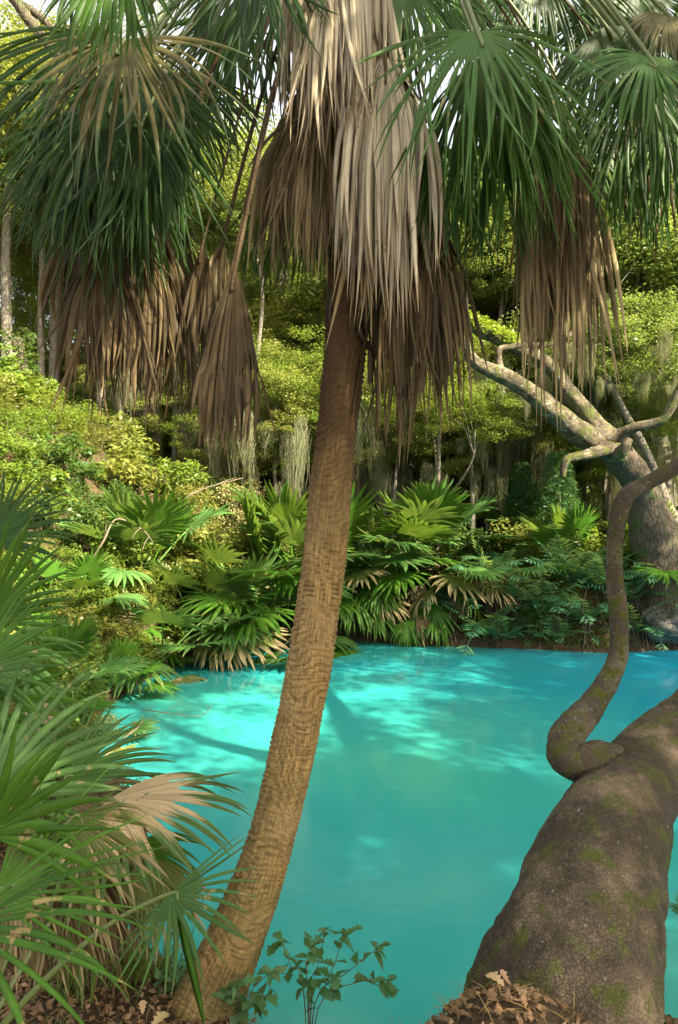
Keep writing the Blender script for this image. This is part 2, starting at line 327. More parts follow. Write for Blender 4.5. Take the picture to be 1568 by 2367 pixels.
# ------------------------------------------------------------------ palm fronds
def blade(n, L, spread, axis, normal, grav, fuse=0.4, pleat=0.25, seed=0, K=11, cup=0.15, side_len=0.72, rnd=0.12, curl=0.0, wmul=1.0, rag=0.18, wabs=0.0, hub=(0, 0, 0), gpow=1.0, petiole=None, prad=0.012):
    """costapalmate leaf: pleated fan, fused near the hub, split into drooping segments; one connected sheet"""
    g = np.random.default_rng(seed); ax = unit(axis); nm = np.asarray(normal, float); nm = unit(nm-ax*(nm@ax)); sv = np.cross(nm, ax); A = R(spread)
    tm = np.linspace(-A, A, 2*n+1); tm[1:-1] += g.normal(0, A/n*0.12, 2*n-1); mid = np.arange(2*n+1) % 2 == 1
    ln = L*(side_len+(1-side_len)*np.cos(tm/max(A, 1.0)*1.4).clip(0))
    ln = ln*(1+0.05*np.sin(tm*3+g.uniform(0, 6)))
    d = np.cos(tm)[:, None]*ax+np.sin(tm)[:, None]*sv+nm*(cup*np.abs(np.sin(tm)))[:, None]; d = unit(d)
    kf = max(2, int(round(fuse*K))); pos = np.zeros((2*n+1, K+1, 3)); dirs = np.zeros((2*n+1, K+1, 3)); dirs[:, 0] = d
    seg_r = g.normal(0, 1, (2*n+1, 3)); bend = g.normal(0, 1, (2*n+1, 3)); lnr = np.where(mid, g.uniform(1.04-rag, 1.06, 2*n+1), 1.0)
    gv = grav*np.clip(1+0.35*g.normal(0, 1, 2*n+1)*mid, 0.5, 2)
    for k in range(1, K+1):
        t = k/K; free = max(0.0, t-fuse)/(1-fuse)
        d = d+np.array([0, 0, -1.0])*(gv*(t**gpow)/K*3.2)[:, None]
        if free > 0: d = d+rnd*seg_r*(0.25+free)/K*3+curl*bend*free**2/K*4
        d = unit(d); st = np.where(k > kf, ln*lnr, ln)/K; pos[:, k] = pos[:, k-1]+d*st[:, None]; dirs[:, k] = d
    V, TA, RA, SA, F = [], [], [], [], []
    def add(p, t, r, s): V.append(p); TA.append(t); RA.append(r); SA.append(s); return len(V)-1
    h = add(np.zeros(3), 0, 0.5, 0); rv = g.uniform(0, 1, n); grid = {}
    for k in range(1, kf+1):
        for j in range(2*n+1):
            p = pos[j, k]; jl, jr = max(j-1, 0), min(j+1, 2*n); w = np.linalg.norm(pos[jr, k]-pos[jl, k])*0.5
            nn = unit(np.cross(pos[jr, k]-pos[jl, k], dirs[j, k])); nn = nn if nn@nm > 0 else -nn
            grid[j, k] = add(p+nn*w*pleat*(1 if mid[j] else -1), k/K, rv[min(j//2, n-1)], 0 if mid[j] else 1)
    for j in range(2*n):
        F.append((h, grid[j, 1], grid[j+1, 1], h))
        for k in range(1, kf): F.append((grid[j, k], grid[j, k+1], grid[j+1, k+1], grid[j+1, k]))
    for i in range(n):
        j = 2*i+1; s0 = pos[j+1, kf]-pos[j-1, kf]; w0 = np.linalg.norm(s0)/2*wmul; s0 = unit(s0); tw = g.normal(0, 1)*curl*2.0; wr = g.uniform(0.6, 1.35)
        pl, pm, pr = grid[j-1, kf], grid[j, kf], grid[j+1, kf]
        for k in range(kf+1, K+1):
            f = (k-kf)/(K-kf); w = (w0 if wabs <= w0 else w0+(wabs*wr-w0)*min(1.0, f*3.0))*(1-f**2.2)*(1+0.25*math.sin(f*3.1)); s = s0-dirs[j, k]*(s0@dirs[j, k]); s = unit(s); nn = np.cross(s, dirs[j, k])
            a = tw*f; s2 = s*math.cos(a)+nn*math.sin(a); n2 = np.cross(s2, dirs[j, k]); n2 = n2 if n2@nm > 0 else -n2
            c = pos[j, k]; r = rv[i]
            if k == K:
                e = add(c, 1, r, 0); F.append((pl, e, pm, pl)); F.append((pm, e, pr, pm))
            else:
                fold = pleat*1.3*w
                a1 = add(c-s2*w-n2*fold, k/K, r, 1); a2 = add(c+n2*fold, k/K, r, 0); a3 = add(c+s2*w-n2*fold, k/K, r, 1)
                F.append((pl, a1, a2, pm)); F.append((pm, a2, a3, pr)); pl, pm, pr = a1, a2, a3
    Q = np.array([f for f in F if f[0] != f[3]]); T = np.array([f[:3] for f in F if f[0] == f[3]])
    V = np.array(V); at = dict(t=np.array(TA), r=np.array(RA), s=np.array(SA))
    if petiole is not None:                      # stalk welded to the hub vertex
        pv, pf = tube(petiole, np.linspace(prad*1.5, prad, len(petiole)), 9, 5, None, False); o = len(V); last = o+8*5
        V = np.vstack([V, pv]); Q = np.vstack([Q, pf[0]+o]); jj = np.arange(5); T = np.vstack([T, np.stack([last+jj, last+(jj+1) % 5, np.zeros(5, int)], -1)])
        at = dict(t=np.concatenate([at['t'], np.full(45, 0.1)]), r=np.concatenate([at['r'], np.full(45, 0.9)]), s=np.concatenate([at['s'], np.zeros(45)]))
    return V+np.asarray(hub), [Q, T], at

CROWN = P(850, -170, 4.05)
def hub_frond(parent, hub, tip, spread, grav, n, mat, seed, pmat='petiole_g', L=None, origin=None, nrm=(0, -1, 0.35), label=None, stalk=True, prad=0.010, lift=0.25, **kw):
    hub = np.asarray(hub, float); tip = np.asarray(tip, float); ax = tip-hub; LL = L or np.linalg.norm(ax)
    V, F, at = blade(n, LL, spread, ax, nrm, grav, seed=seed, **kw)
    o = ob('frond', mesh('frond', V, F, M[mat], at, False), parent, hub-np.array(parent.location))
    if label: o['label'] = label
    if stalk:
        c = (CROWN if origin is None else np.asarray(origin, float))-hub; dd = np.linalg.norm(c)
        pts = [c, c*0.66+np.array([0, 0, lift*0.8*dd]), c*0.3+np.array([0, 0, lift*0.7*dd])-unit(ax)*0.02, np.zeros(3), unit(ax)*0.12*LL]
        pv, pf = tube(pts, [prad*2.2, prad*1.5, prad*1.15, prad, prad*0.4], 24, 7)
        ob('petiole', mesh('petiole', pv, pf, M[pmat], None, True), o)
    return o

# ------------------------------------------------------------------ the leaning cabbage palm
tp = [(432, 2430, 3.22), (476, 2330, 3.26), (552, 2150, 3.32), (614, 1980, 3.38), (662, 1800, 3.43), (695, 1640, 3.48), (722, 1500, 3.53), (748, 1300, 3.6), (768, 1100, 3.68), (790, 900, 3.76), (804, 700, 3.84), (820, 450, 3.92), (838, 100, 4.0), (850, -150, 4.05)]
tw = [90, 80, 64, 55, 53, 52, 52, 51, 48, 46, 47, 50, 60, 60]
base = P(476, 2330, 3.26)
palm = thing('cabbage_palm', 'tall cabbage palm with leaning ringed golden brown trunk and drooping fan fronds', 'palm tree', tuple(base))
pts = np.array([P(*q) for q in tp])-base; rad = [w*q[2]/FP for w, q in zip(tw, tp)]
NR, NS = 520, 110
rings = np.cumsum(np.random.default_rng(4).uniform(0.018, 0.045, 400))
ringval = np.zeros((NR, NS))
def palm_disp(p, th, u, r):
    global ringval
    s = u*6.9+0.02*np.sin(th*2+u*30)+0.010*fbm(p*7, 3, 2)+0.012*np.sin(th+u*11)
    k = np.searchsorted(rings, s); k = np.clip(k, 1, len(rings)-1); f = (s-rings[k-1])/(rings[k]-rings[k-1])
    ringval = np.exp(-((f-0.0)/0.16)**2)+np.exp(-((1-f)/0.10)**2)
    amp = 0.45+0.9*hash3(k.astype(np.int64), (th*1.6+k*0.7).astype(np.int64), np.zeros_like(k), 5)
    fis = fbm(np.stack([np.cos(th)*9, np.sin(th)*9, u*26], -1), 4, 8)
    return 0.012*amp*(f**2-0.5)+0.008*fis-0.004*ringval*0.8+0.012*fbm(p*2.2, 3, 21)+0.012*sst(0.62, 0.8, u)*fbm(np.stack([np.cos(th)*6, np.sin(th)*6, u*60], -1), 3, 33)*2
V, F = tube(pts, rad, NR, NS, palm_disp)
uu = np.append(np.repeat(np.linspace(0, 1, NR), NS), [0, 1]); aa = np.append(np.tile(np.abs(np.linspace(-1, 1, NS)), NR), [0, 0])
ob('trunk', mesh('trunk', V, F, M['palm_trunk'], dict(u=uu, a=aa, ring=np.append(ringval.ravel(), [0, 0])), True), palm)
FR = [  # hub, tip, spread, gravity, segments, material, extra
 ((290, 90, 3.0), (175, 430, 2.75), 118, 0.70, 52, 'f_olive', dict(rag=0.4, wabs=0.009, wmul=1.1, L=0.8, rnd=0.3, curl=0.15, gpow=0.55, fuse=0.13, cup=-0.1, label='olive and dark green drooping frond')),
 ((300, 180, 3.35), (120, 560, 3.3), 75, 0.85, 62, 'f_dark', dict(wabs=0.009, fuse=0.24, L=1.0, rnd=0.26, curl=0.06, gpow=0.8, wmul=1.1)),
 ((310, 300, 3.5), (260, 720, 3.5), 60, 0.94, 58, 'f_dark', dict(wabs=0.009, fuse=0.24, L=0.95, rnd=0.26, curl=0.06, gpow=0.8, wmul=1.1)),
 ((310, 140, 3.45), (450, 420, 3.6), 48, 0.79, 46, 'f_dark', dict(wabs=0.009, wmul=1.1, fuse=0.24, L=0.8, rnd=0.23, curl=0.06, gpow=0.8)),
 ((335, 560, 3.6), (305, 1000, 3.55), 55, 2.21, 69, 'f_brown', dict(wabs=0.012, rag=0.55, wmul=1.1, fuse=0.18, gpow=0.35, side_len=0.85, L=1.0, rnd=0.2, curl=0.2, pmat='petiole_b')),
 ((310, 560, 3.8), (170, 800, 3.9), 51, 1.55, 58, 'f_brown', dict(wabs=0.012, rag=0.55, wmul=1.1, fuse=0.18, gpow=0.35, side_len=0.85, L=1.02, rnd=0.22, curl=0.2, pmat='petiole_b')),
 ((545, 618, 3.3), (505, 1060, 3.2), 25, 1.30, 52, 'f_brown', dict(wabs=0.012, rag=0.55, wmul=1.1, gpow=0.5, side_len=0.85, L=0.96, rnd=0.16, curl=0.12, fuse=0.5, pmat='petiole_b', label='dark brown dead frond hanging folded')),
 ((515, 560, 3.7), (470, 740, 3.75), 43, 2.21, 37, 'f_tan', dict(wabs=0.012, rag=0.55, wmul=1.1, fuse=0.18, gpow=0.35, side_len=0.85, rnd=0.2, curl=0.2, pmat='petiole_b')),
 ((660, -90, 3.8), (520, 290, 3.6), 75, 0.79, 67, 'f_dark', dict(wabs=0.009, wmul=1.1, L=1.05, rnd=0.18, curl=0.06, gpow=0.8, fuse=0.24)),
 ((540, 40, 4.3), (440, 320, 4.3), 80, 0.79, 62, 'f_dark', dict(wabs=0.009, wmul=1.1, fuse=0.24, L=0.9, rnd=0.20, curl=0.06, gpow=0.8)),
 ((735, -230, 3.35), (720, 300, 3.3), 29, 2.43, 58, 'f_pale', dict(wabs=0.013, rag=0.55, wmul=1.1, fuse=0.18, gpow=0.35, side_len=0.85, L=1.22, rnd=0.15, curl=0.2, pmat='petiole_b', label='pale beige dead frond hanging at the top')),
 ((800, -260, 3.3), (800, 300, 3.25), 27, 2.43, 58, 'f_pale', dict(wabs=0.013, rag=0.55, wmul=1.1, fuse=0.18, gpow=0.35, side_len=0.85, L=1.25, rnd=0.15, curl=0.2, pmat='petiole_b')),
 ((735, 250, 3.75), (600, 600, 3.7), 52, 1.33, 69, 'f_tan', dict(wabs=0.012, rag=0.55, wmul=1.1, fuse=0.18, gpow=0.35, side_len=0.85, L=0.95, rnd=0.14, curl=0.2, pmat='petiole_b')),
 ((730, 330, 3.7), (740, 640, 3.65), 39, 1.77, 52, 'f_tan', dict(wabs=0.012, rag=0.55, wmul=1.1, fuse=0.18, gpow=0.35, side_len=0.85, L=0.75, rnd=0.14, curl=0.2, pmat='petiole_b')),
 ((890, 125, 3.35), (905, 720, 3.2), 52, 2.65, 75, 'f_pale', dict(wabs=0.013, rag=0.55, wmul=1.1, fuse=0.18, gpow=0.35, side_len=0.85, L=1.34, rnd=0.12, curl=0.2, pmat='petiole_b', label='pale straw coloured dead frond hanging beside the trunk')),
 ((845, 250, 3.45), (850, 660, 3.4), 36, 2.65, 52, 'f_pale', dict(wabs=0.013, rag=0.55, wmul=1.1, fuse=0.18, gpow=0.35, side_len=0.85, L=0.95, rnd=0.15, curl=0.2, pmat='petiole_b')),
 ((950, 500, 3.6), (930, 1000, 3.55), 39, 2.65, 52, 'f_brown', dict(wabs=0.012, rag=0.55, wmul=1.1, fuse=0.18, gpow=0.35, side_len=0.85, L=1.26, rnd=0.18, curl=0.2, pmat='petiole_b')),
 ((990, 540, 3.55), (1030, 930, 3.5), 39, 2.65, 44, 'f_brown', dict(wabs=0.012, rag=0.55, wmul=1.1, fuse=0.18, gpow=0.35, side_len=0.85, L=0.98, rnd=0.18, curl=0.2, pmat='petiole_b')),
 ((1105, 75, 3.0), (1190, 330, 2.7), 125, 1.00, 52, 'f_blue', dict(rag=0.4, wabs=0.009, L=0.85, rnd=0.35, curl=0.2, gpow=0.55, fuse=0.13, cup=-0.1, wmul=1.1, label='glossy green frond with drooping split segments')),
 ((1110, 130, 3.4), (1120, 660, 3.4), 52, 1.24, 67, 'f_dark', dict(wabs=0.009, fuse=0.24, L=1.15, rnd=0.26, curl=0.06, gpow=0.8, wmul=1.1)),
 ((1115, 100, 3.2), (1390, 400, 3.1), 26, 0.55, 33, 'f_green', dict(wabs=0.009, wmul=1.1, L=0.9, rnd=0.13, curl=0.06, gpow=0.8, fuse=0.24)),
 ((1120, 120, 3.3), (1250, 620, 3.2), 36, 0.79, 46, 'f_green', dict(wabs=0.009, fuse=0.24, L=1.05, rnd=0.18, curl=0.06, gpow=0.8, wmul=1.1)),
 ((1270, 380, 3.6), (1325, 880, 3.55), 41, 2.43, 58, 'f_tan', dict(wabs=0.012, rag=0.55, wmul=1.1, fuse=0.18, gpow=0.35, side_len=0.85, L=1.37, rnd=0.18, curl=0.2, pmat='petiole_b', label='long brown dead frond hanging with pale tips')),
 ((1290, 440, 3.7), (1300, 820, 3.7), 41, 2.43, 47, 'f_brown', dict(wabs=0.012, rag=0.55, wmul=1.1, fuse=0.18, gpow=0.35, side_len=0.85, L=0.95, rnd=0.2, curl=0.2, pmat='petiole_b')),
 ((1500, 130, 3.2), (1465, 320, 2.9), 118, 0.65, 52, 'f_blue', dict(rag=0.3, wabs=0.009, wmul=1.1, L=0.55, rnd=0.16, curl=0.06, gpow=0.55, fuse=0.13, cup=-0.05)),
 ((1545, 35, 3.5), (1530, 160, 3.3), 85, 1.09, 52, 'f_olive', dict(wabs=0.009, wmul=1.1, L=0.42, rnd=0.13, curl=0.06, gpow=0.8, fuse=0.24)),
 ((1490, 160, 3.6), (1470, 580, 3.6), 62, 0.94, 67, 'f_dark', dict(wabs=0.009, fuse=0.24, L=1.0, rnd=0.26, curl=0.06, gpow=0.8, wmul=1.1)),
 ((1560, 230, 3.8), (1540, 620, 3.8), 50, 1.09, 55, 'f_green', dict(wabs=0.009, wmul=1.1, fuse=0.24, L=0.98, rnd=0.26, curl=0.06, gpow=0.8)),
 ((1250, -80, 4.3), (1310, 230, 4.3), 85, 0.64, 62, 'f_dark', dict(wabs=0.009, wmul=1.1, fuse=0.24, L=0.95, rnd=0.18, curl=0.06, gpow=0.8)),
 ((1400, 20, 4.4), (1330, 260, 4.5), 80, 0.73, 55, 'f_dark', dict(wabs=0.009, wmul=1.1, fuse=0.24, L=0.8, rnd=0.18, curl=0.06, gpow=0.8)),
 ((1010, -90, 4.0), (960, 190, 3.9), 90, 0.79, 62, 'f_blue', dict(wabs=0.009, wmul=1.1, fuse=0.24, L=0.85, rnd=0.18, curl=0.06, gpow=0.8)),
 ((270, -110, 2.75), (235, 140, 2.7), 62, 0.79, 46, 'f_green', dict(wabs=0.009, wmul=1.1, fuse=0.24, L=0.55, rnd=0.20, curl=0.06, gpow=0.8)),
 ((690, 380, 4.3), (620, 700, 4.3), 55, 1.09, 55, 'f_dark', dict(wabs=0.009, wmul=1.1, fuse=0.24, L=0.95, rnd=0.26, curl=0.06, gpow=0.8)),
 ((250, 60, 3.5), (20, 330, 3.4), 55, 0.40, 52, 'f_dark', dict(wabs=0.009, fuse=0.24, L=1.0, rnd=0.2, wmul=1.1)),
 ((230, 330, 3.7), (120, 640, 3.7), 60, 0.5, 52, 'f_dark', dict(wabs=0.009, fuse=0.24, L=0.85, rnd=0.22, wmul=1.1)),
 ((390, 480, 3.9), (400, 800, 3.9), 51, 2.21, 58, 'f_brown', dict(wabs=0.012, rag=0.55, fuse=0.18, wmul=1.1, gpow=0.35, side_len=0.85, L=1.23, rnd=0.2, curl=0.2, pmat='petiole_b')),
 ((420, 160, 4.1), (500, 420, 4.1), 60, 0.5, 46, 'f_dark', dict(wabs=0.009, fuse=0.24, L=0.85, rnd=0.2)),
 ((1190, 240, 3.8), (1220, 640, 3.8), 55, 0.5, 52, 'f_dark', dict(wabs=0.009, fuse=0.24, L=0.95, rnd=0.22, wmul=1.1)),
 ((1400, 60, 3.7), (1500, 330, 3.7), 70, 0.45, 52, 'f_dark', dict(wabs=0.009, fuse=0.24, L=0.9, rnd=0.2, wmul=1.1)),
 ((1470, -40, 4.5), (1540, 240, 4.6), 85, 0.3, 52, 'f_dark', dict(wabs=0.009, fuse=0.24, L=1.0, rnd=0.2)),
 ((1180, -120, 4.6), (1200, 200, 4.7), 85, 0.3, 52, 'f_dark', dict(wabs=0.009, fuse=0.24, L=1.0, rnd=0.2)),
 ((1330, 260, 4.2), (1390, 560, 4.2), 55, 0.5, 46, 'f_dark', dict(wabs=0.009, fuse=0.24, L=0.9, rnd=0.22, wmul=1.1)),
 ((930, -60, 3.6), (1020, 230, 3.5), 70, 0.4, 46, 'f_blue', dict(wabs=0.009, fuse=0.24, L=0.75, rnd=0.18)),
 ((590, -130, 3.3), (570, 150, 3.2), 60, 0.35, 46, 'f_dark', dict(wabs=0.009, fuse=0.24, L=0.75, rnd=0.18, wmul=1.1)),
 ((690, -120, 3.5), (680, 250, 3.45), 34, 2.20, 52, 'f_pale', dict(wabs=0.013, rag=0.6, wmul=1.1, fuse=0.16, gpow=0.35, side_len=0.85, L=1.00, rnd=0.2, curl=0.22, pmat='petiole_b', prad=0.006)),
 ((770, -140, 3.3), (760, 250, 3.2), 30, 2.20, 52, 'f_pale', dict(wabs=0.013, rag=0.6, wmul=1.1, fuse=0.16, gpow=0.35, side_len=0.85, L=1.05, rnd=0.2, curl=0.22, pmat='petiole_b', prad=0.006)),
 ((850, -180, 3.4), (850, 250, 3.35), 30, 2.20, 52, 'f_pale', dict(wabs=0.013, rag=0.6, wmul=1.1, fuse=0.16, gpow=0.35, side_len=0.85, L=1.10, rnd=0.2, curl=0.22, pmat='petiole_b', prad=0.006)),
 ((820, -60, 3.6), (830, 330, 3.6), 36, 2.20, 52, 'f_tan', dict(wabs=0.012, rag=0.6, wmul=1.1, fuse=0.16, gpow=0.35, side_len=0.85, L=1.10, rnd=0.2, curl=0.22, pmat='petiole_b', prad=0.006)),
 ((770, 160, 3.7), (760, 560, 3.7), 36, 2.20, 55, 'f_tan', dict(wabs=0.012, rag=0.6, wmul=1.1, fuse=0.16, gpow=0.35, side_len=0.85, L=1.05, rnd=0.2, curl=0.22, pmat='petiole_b', prad=0.006)),
 ((700, 200, 3.9), (650, 560, 3.9), 42, 1.80, 55, 'f_tan', dict(wabs=0.012, rag=0.6, wmul=1.1, fuse=0.16, gpow=0.35, side_len=0.85, L=1.00, rnd=0.2, curl=0.22, pmat='petiole_b', prad=0.006)),
 ((640, 330, 4.0), (600, 640, 4.0), 40, 1.80, 49, 'f_tan', dict(wabs=0.012, rag=0.6, wmul=1.1, fuse=0.16, gpow=0.35, side_len=0.85, L=0.85, rnd=0.2, curl=0.22, pmat='petiole_b', prad=0.006)),
 ((930, 170, 3.5), (950, 700, 3.45), 34, 2.40, 58, 'f_pale', dict(wabs=0.013, rag=0.6, wmul=1.1, fuse=0.16, gpow=0.35, side_len=0.85, L=1.25, rnd=0.2, curl=0.22, pmat='petiole_b', prad=0.006)),
 ((880, 330, 3.55), (890, 760, 3.5), 34, 2.40, 55, 'f_tan', dict(wabs=0.012, rag=0.6, wmul=1.1, fuse=0.16, gpow=0.35, side_len=0.85, L=1.05, rnd=0.2, curl=0.22, pmat='petiole_b', prad=0.006)),
 ((830, 380, 3.6), (840, 680, 3.55), 30, 2.40, 43, 'f_pale', dict(wabs=0.013, rag=0.6, wmul=1.1, fuse=0.16, gpow=0.35, side_len=0.85, L=0.75, rnd=0.2, curl=0.22, pmat='petiole_b', prad=0.006)),
 ((960, 330, 3.7), (980, 760, 3.7), 34, 2.40, 49, 'f_tan', dict(wabs=0.012, rag=0.6, wmul=1.1, fuse=0.16, gpow=0.35, side_len=0.85, L=1.05, rnd=0.2, curl=0.22, pmat='petiole_b', prad=0.006)),
 ((920, 520, 3.7), (930, 980, 3.7), 36, 2.40, 49, 'f_brown', dict(wabs=0.012, rag=0.6, wmul=1.1, fuse=0.16, gpow=0.35, side_len=0.85, L=1.23, rnd=0.2, curl=0.22, pmat='petiole_b', prad=0.006)),
 ((1010, 500, 3.7), (1030, 930, 3.7), 34, 2.40, 43, 'f_brown', dict(wabs=0.012, rag=0.6, wmul=1.1, fuse=0.16, gpow=0.35, side_len=0.85, L=1.16, rnd=0.2, curl=0.22, pmat='petiole_b', prad=0.006)),
 ((740, 330, 3.95), (730, 640, 3.95), 36, 2.20, 43, 'f_brown', dict(wabs=0.012, rag=0.6, wmul=1.1, fuse=0.16, gpow=0.35, side_len=0.85, L=0.75, rnd=0.2, curl=0.22, pmat='petiole_b', prad=0.006)),
 ((250, 560, 3.6), (230, 900, 3.6), 50, 1.60, 58, 'f_brown', dict(wabs=0.012, rag=0.6, wmul=1.1, fuse=0.16, gpow=0.35, side_len=0.85, L=0.95, rnd=0.2, curl=0.22, pmat='petiole_b', prad=0.006)),
 ((360, 520, 3.7), (370, 980, 3.7), 42, 2.00, 55, 'f_brown', dict(wabs=0.012, rag=0.6, wmul=1.1, fuse=0.16, gpow=0.35, side_len=0.85, L=1.05, rnd=0.2, curl=0.22, pmat='petiole_b', prad=0.006)),
 ((190, 520, 3.9), (140, 780, 3.9), 46, 1.60, 46, 'f_brown', dict(wabs=0.012, rag=0.6, wmul=1.1, fuse=0.16, gpow=0.35, side_len=0.85, L=0.75, rnd=0.2, curl=0.22, pmat='petiole_b', prad=0.006)),
 ((340, 260, 3.2), (350, 640, 3.15), 46, 0.80, 46, 'f_dark', dict(wabs=0.009, fuse=0.22, L=0.85, rnd=0.25, curl=0.1, rag=0.4, prad=0.006)),
 ((270, 220, 3.25), (230, 620, 3.2), 52, 0.80, 52, 'f_dark', dict(wabs=0.009, fuse=0.22, L=0.95, rnd=0.25, curl=0.1, rag=0.4, prad=0.006)),
 ((180, 260, 3.4), (60, 560, 3.4), 50, 0.70, 46, 'f_dark', dict(wabs=0.009, fuse=0.22, L=0.85, rnd=0.25, curl=0.1, rag=0.4, prad=0.006)),
 ((470, 560, 3.6), (460, 900, 3.6), 24, 2.00, 43, 'f_brown', dict(wabs=0.012, rag=0.6, wmul=1.1, fuse=0.16, gpow=0.35, side_len=0.85, L=0.90, rnd=0.2, curl=0.22, pmat='petiole_b', prad=0.006)),
 ((530, 650, 3.5), (525, 960, 3.5), 20, 2.00, 40, 'f_brown', dict(wabs=0.012, rag=0.6, wmul=1.1, fuse=0.16, gpow=0.35, side_len=0.85, L=0.80, rnd=0.2, curl=0.22, pmat='petiole_b', prad=0.006)),
 ((1250, 330, 3.7), (1270, 780, 3.7), 38, 2.00, 49, 'f_tan', dict(wabs=0.012, rag=0.6, wmul=1.1, fuse=0.16, gpow=0.35, side_len=0.85, L=1.26, rnd=0.2, curl=0.22, pmat='petiole_b', prad=0.006)),
 ((1340, 380, 3.8), (1350, 830, 3.8), 34, 2.20, 46, 'f_tan', dict(wabs=0.012, rag=0.6, wmul=1.1, fuse=0.16, gpow=0.35, side_len=0.85, L=1.32, rnd=0.2, curl=0.22, pmat='petiole_b', prad=0.006)),
 ((1320, 300, 3.5), (1330, 700, 3.5), 30, 2.20, 37, 'f_brown', dict(wabs=0.012, rag=0.6, wmul=1.1, fuse=0.16, gpow=0.35, side_len=0.85, L=0.95, rnd=0.2, curl=0.22, pmat='petiole_b', prad=0.006)),
 ((1480, 250, 4.0), (1500, 560, 4.0), 50, 1.60, 52, 'f_brown', dict(wabs=0.012, rag=0.6, wmul=1.1, fuse=0.16, gpow=0.35, side_len=0.85, L=0.90, rnd=0.2, curl=0.22, pmat='petiole_b', prad=0.006)),
 ((1000, 320, 4.3), (1040, 650, 4.3), 55, 1.09, 55, 'f_dark', dict(wabs=0.009, wmul=1.1, fuse=0.24, L=0.95, rnd=0.26, curl=0.06, gpow=0.8)),
]
for i, (h, t, sp, g, n, m, kw) in enumerate(FR):
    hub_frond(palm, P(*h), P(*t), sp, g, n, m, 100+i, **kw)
def strip(pts, w, mat, name, parent, seed=0, off=(0, 0, 0), nrm=(0, -1, 0)):
    """narrow curled strip with thickness (leaf boots, single blades)"""
    q = catmull(np.asarray(pts, float), 16); T = unit(np.gradient(q, axis=0)); s = unit(np.cross(T, np.asarray(nrm, float))); n = np.cross(s, T)
    f = np.linspace(0, 1, 16); ww = w*np.sin(np.clip(f*0.92+0.08, 0, 1)*math.pi)**0.6; rows = []
    for a, b in ((-1, -0.35), (0, 0.0), (1, -0.35), (0, -0.10)): rows.append(q+s*(a*ww)[:, None]+n*(b*ww)[:, None])
    V = np.stack(rows, 1).reshape(-1, 3); i = np.arange(15)[:, None]*4; j = np.arange(4)[None]; Q = np.stack([i+j, i+(j+1) % 4, i+4+(j+1) % 4, i+4+j], -1).reshape(-1, 4)
    return ob(name, mesh(name, V, [Q], M[mat], dict(t=np.repeat(f*0.7, 4), r=np.full(64, 0.3), s=np.tile([1, 0, 1, 0], 16)), True), parent, off)
for pp, w, m in [([(835, 690, 3.74), (826, 730, 3.7), (840, 780, 3.68), (866, 822, 3.7)], 0.022, 'f_brown'), ([(812, 770, 3.7), (803, 830, 3.69), (812, 900, 3.68), (818, 975, 3.7)], 0.018, 'f_tan'),
                 ([(858, 760, 3.76), (860, 800, 3.73), (857, 850, 3.72), (855, 895, 3.73)], 0.020, 'f_tan'), ([(772, 640, 3.8), (766, 690, 3.75), (763, 740, 3.72), (768, 790, 3.74)], 0.020, 'f_brown')]:
    strip([P(*q)-base for q in pp], w, m, 'leaf_boot', palm)

# ------------------------------------------------------------------ live oak leaning out over the water (near, right)
def bark_disp(amp, sc, seed, fine=0.0):
    return lambda p, th, u, r: amp*r*(fbm(p*sc, 5, seed)*1.2)+amp*0.25*r*np.abs(fbm(p*sc*5, 3, seed+5))-amp*0.30*r*(1-np.abs(fbm(p*sc*11, 3, seed+9))*3).clip(0)**2*fine
def limb(name, parent, path, mat, n=80, ns=40, amp=0.12, sc=3.0, seed=1, smooth=True, origin=None, fine=0.0):
    o = np.zeros(3) if origin is None else origin
    pts = np.array([P(*q[:3]) for q in path])-o; rad = [q[3]*q[2]/FP for q in path]
    V, F = tube(pts, rad, n, ns, bark_disp(amp, sc, seed, fine))
    return ob(name, mesh(name, V, F, M[mat], None, smooth), parent)
ob0 = P(1330, 2330, 2.95)
oakn = thing('live_oak', 'massive grey brown live oak trunk leaning out over turquoise water', 'tree', tuple(ob0))
limb('trunk', oakn, [(1280, 2640, 2.75, 300), (1285, 2480, 2.8, 255), (1293, 2330, 2.9, 212), (1330, 2190, 3.08, 180), (1368, 2060, 3.3, 158), (1412, 1930, 3.6, 132), (1455, 1835, 3.95, 108), (1515, 1765, 4.35, 92), (1600, 1690, 4.7, 84), (1710, 1580, 5.0, 78)], 'oak_near', 420, 300, 0.15, 2.0, 11, origin=ob0, fine=0.4)
limb('branch', oakn, [(1490, 1790, 4.15, 62), (1420, 1775, 4.0, 58), (1350, 1765, 3.9, 50), (1305, 1738, 3.88, 44), (1318, 1695, 3.95, 37), (1362, 1640, 4.05, 31), (1402, 1580, 4.15, 26), (1428, 1520, 4.2, 22), (1430, 1440, 4.25, 20.5), (1423, 1340, 4.3, 20.5), (1421, 1265, 4.3, 20), (1431, 1190, 4.3, 20), (1450, 1145, 4.3, 18), (1490, 1120, 4.3, 16.5), (1535, 1096, 4.3, 16), (1580, 1066, 4.3, 15), (1640, 1010, 4.3, 14)], 'oak_elbow', 520, 84, 0.24, 4.0, 12, origin=ob0, fine=0.9)
limb('root', oakn, [(1240, 2290, 2.95, 120), (1160, 2350, 2.92, 90), (1080, 2420, 2.88, 60), (1000, 2520, 2.8, 40)], 'oak_near', 60, 40, 0.15, 3, 15, origin=ob0)

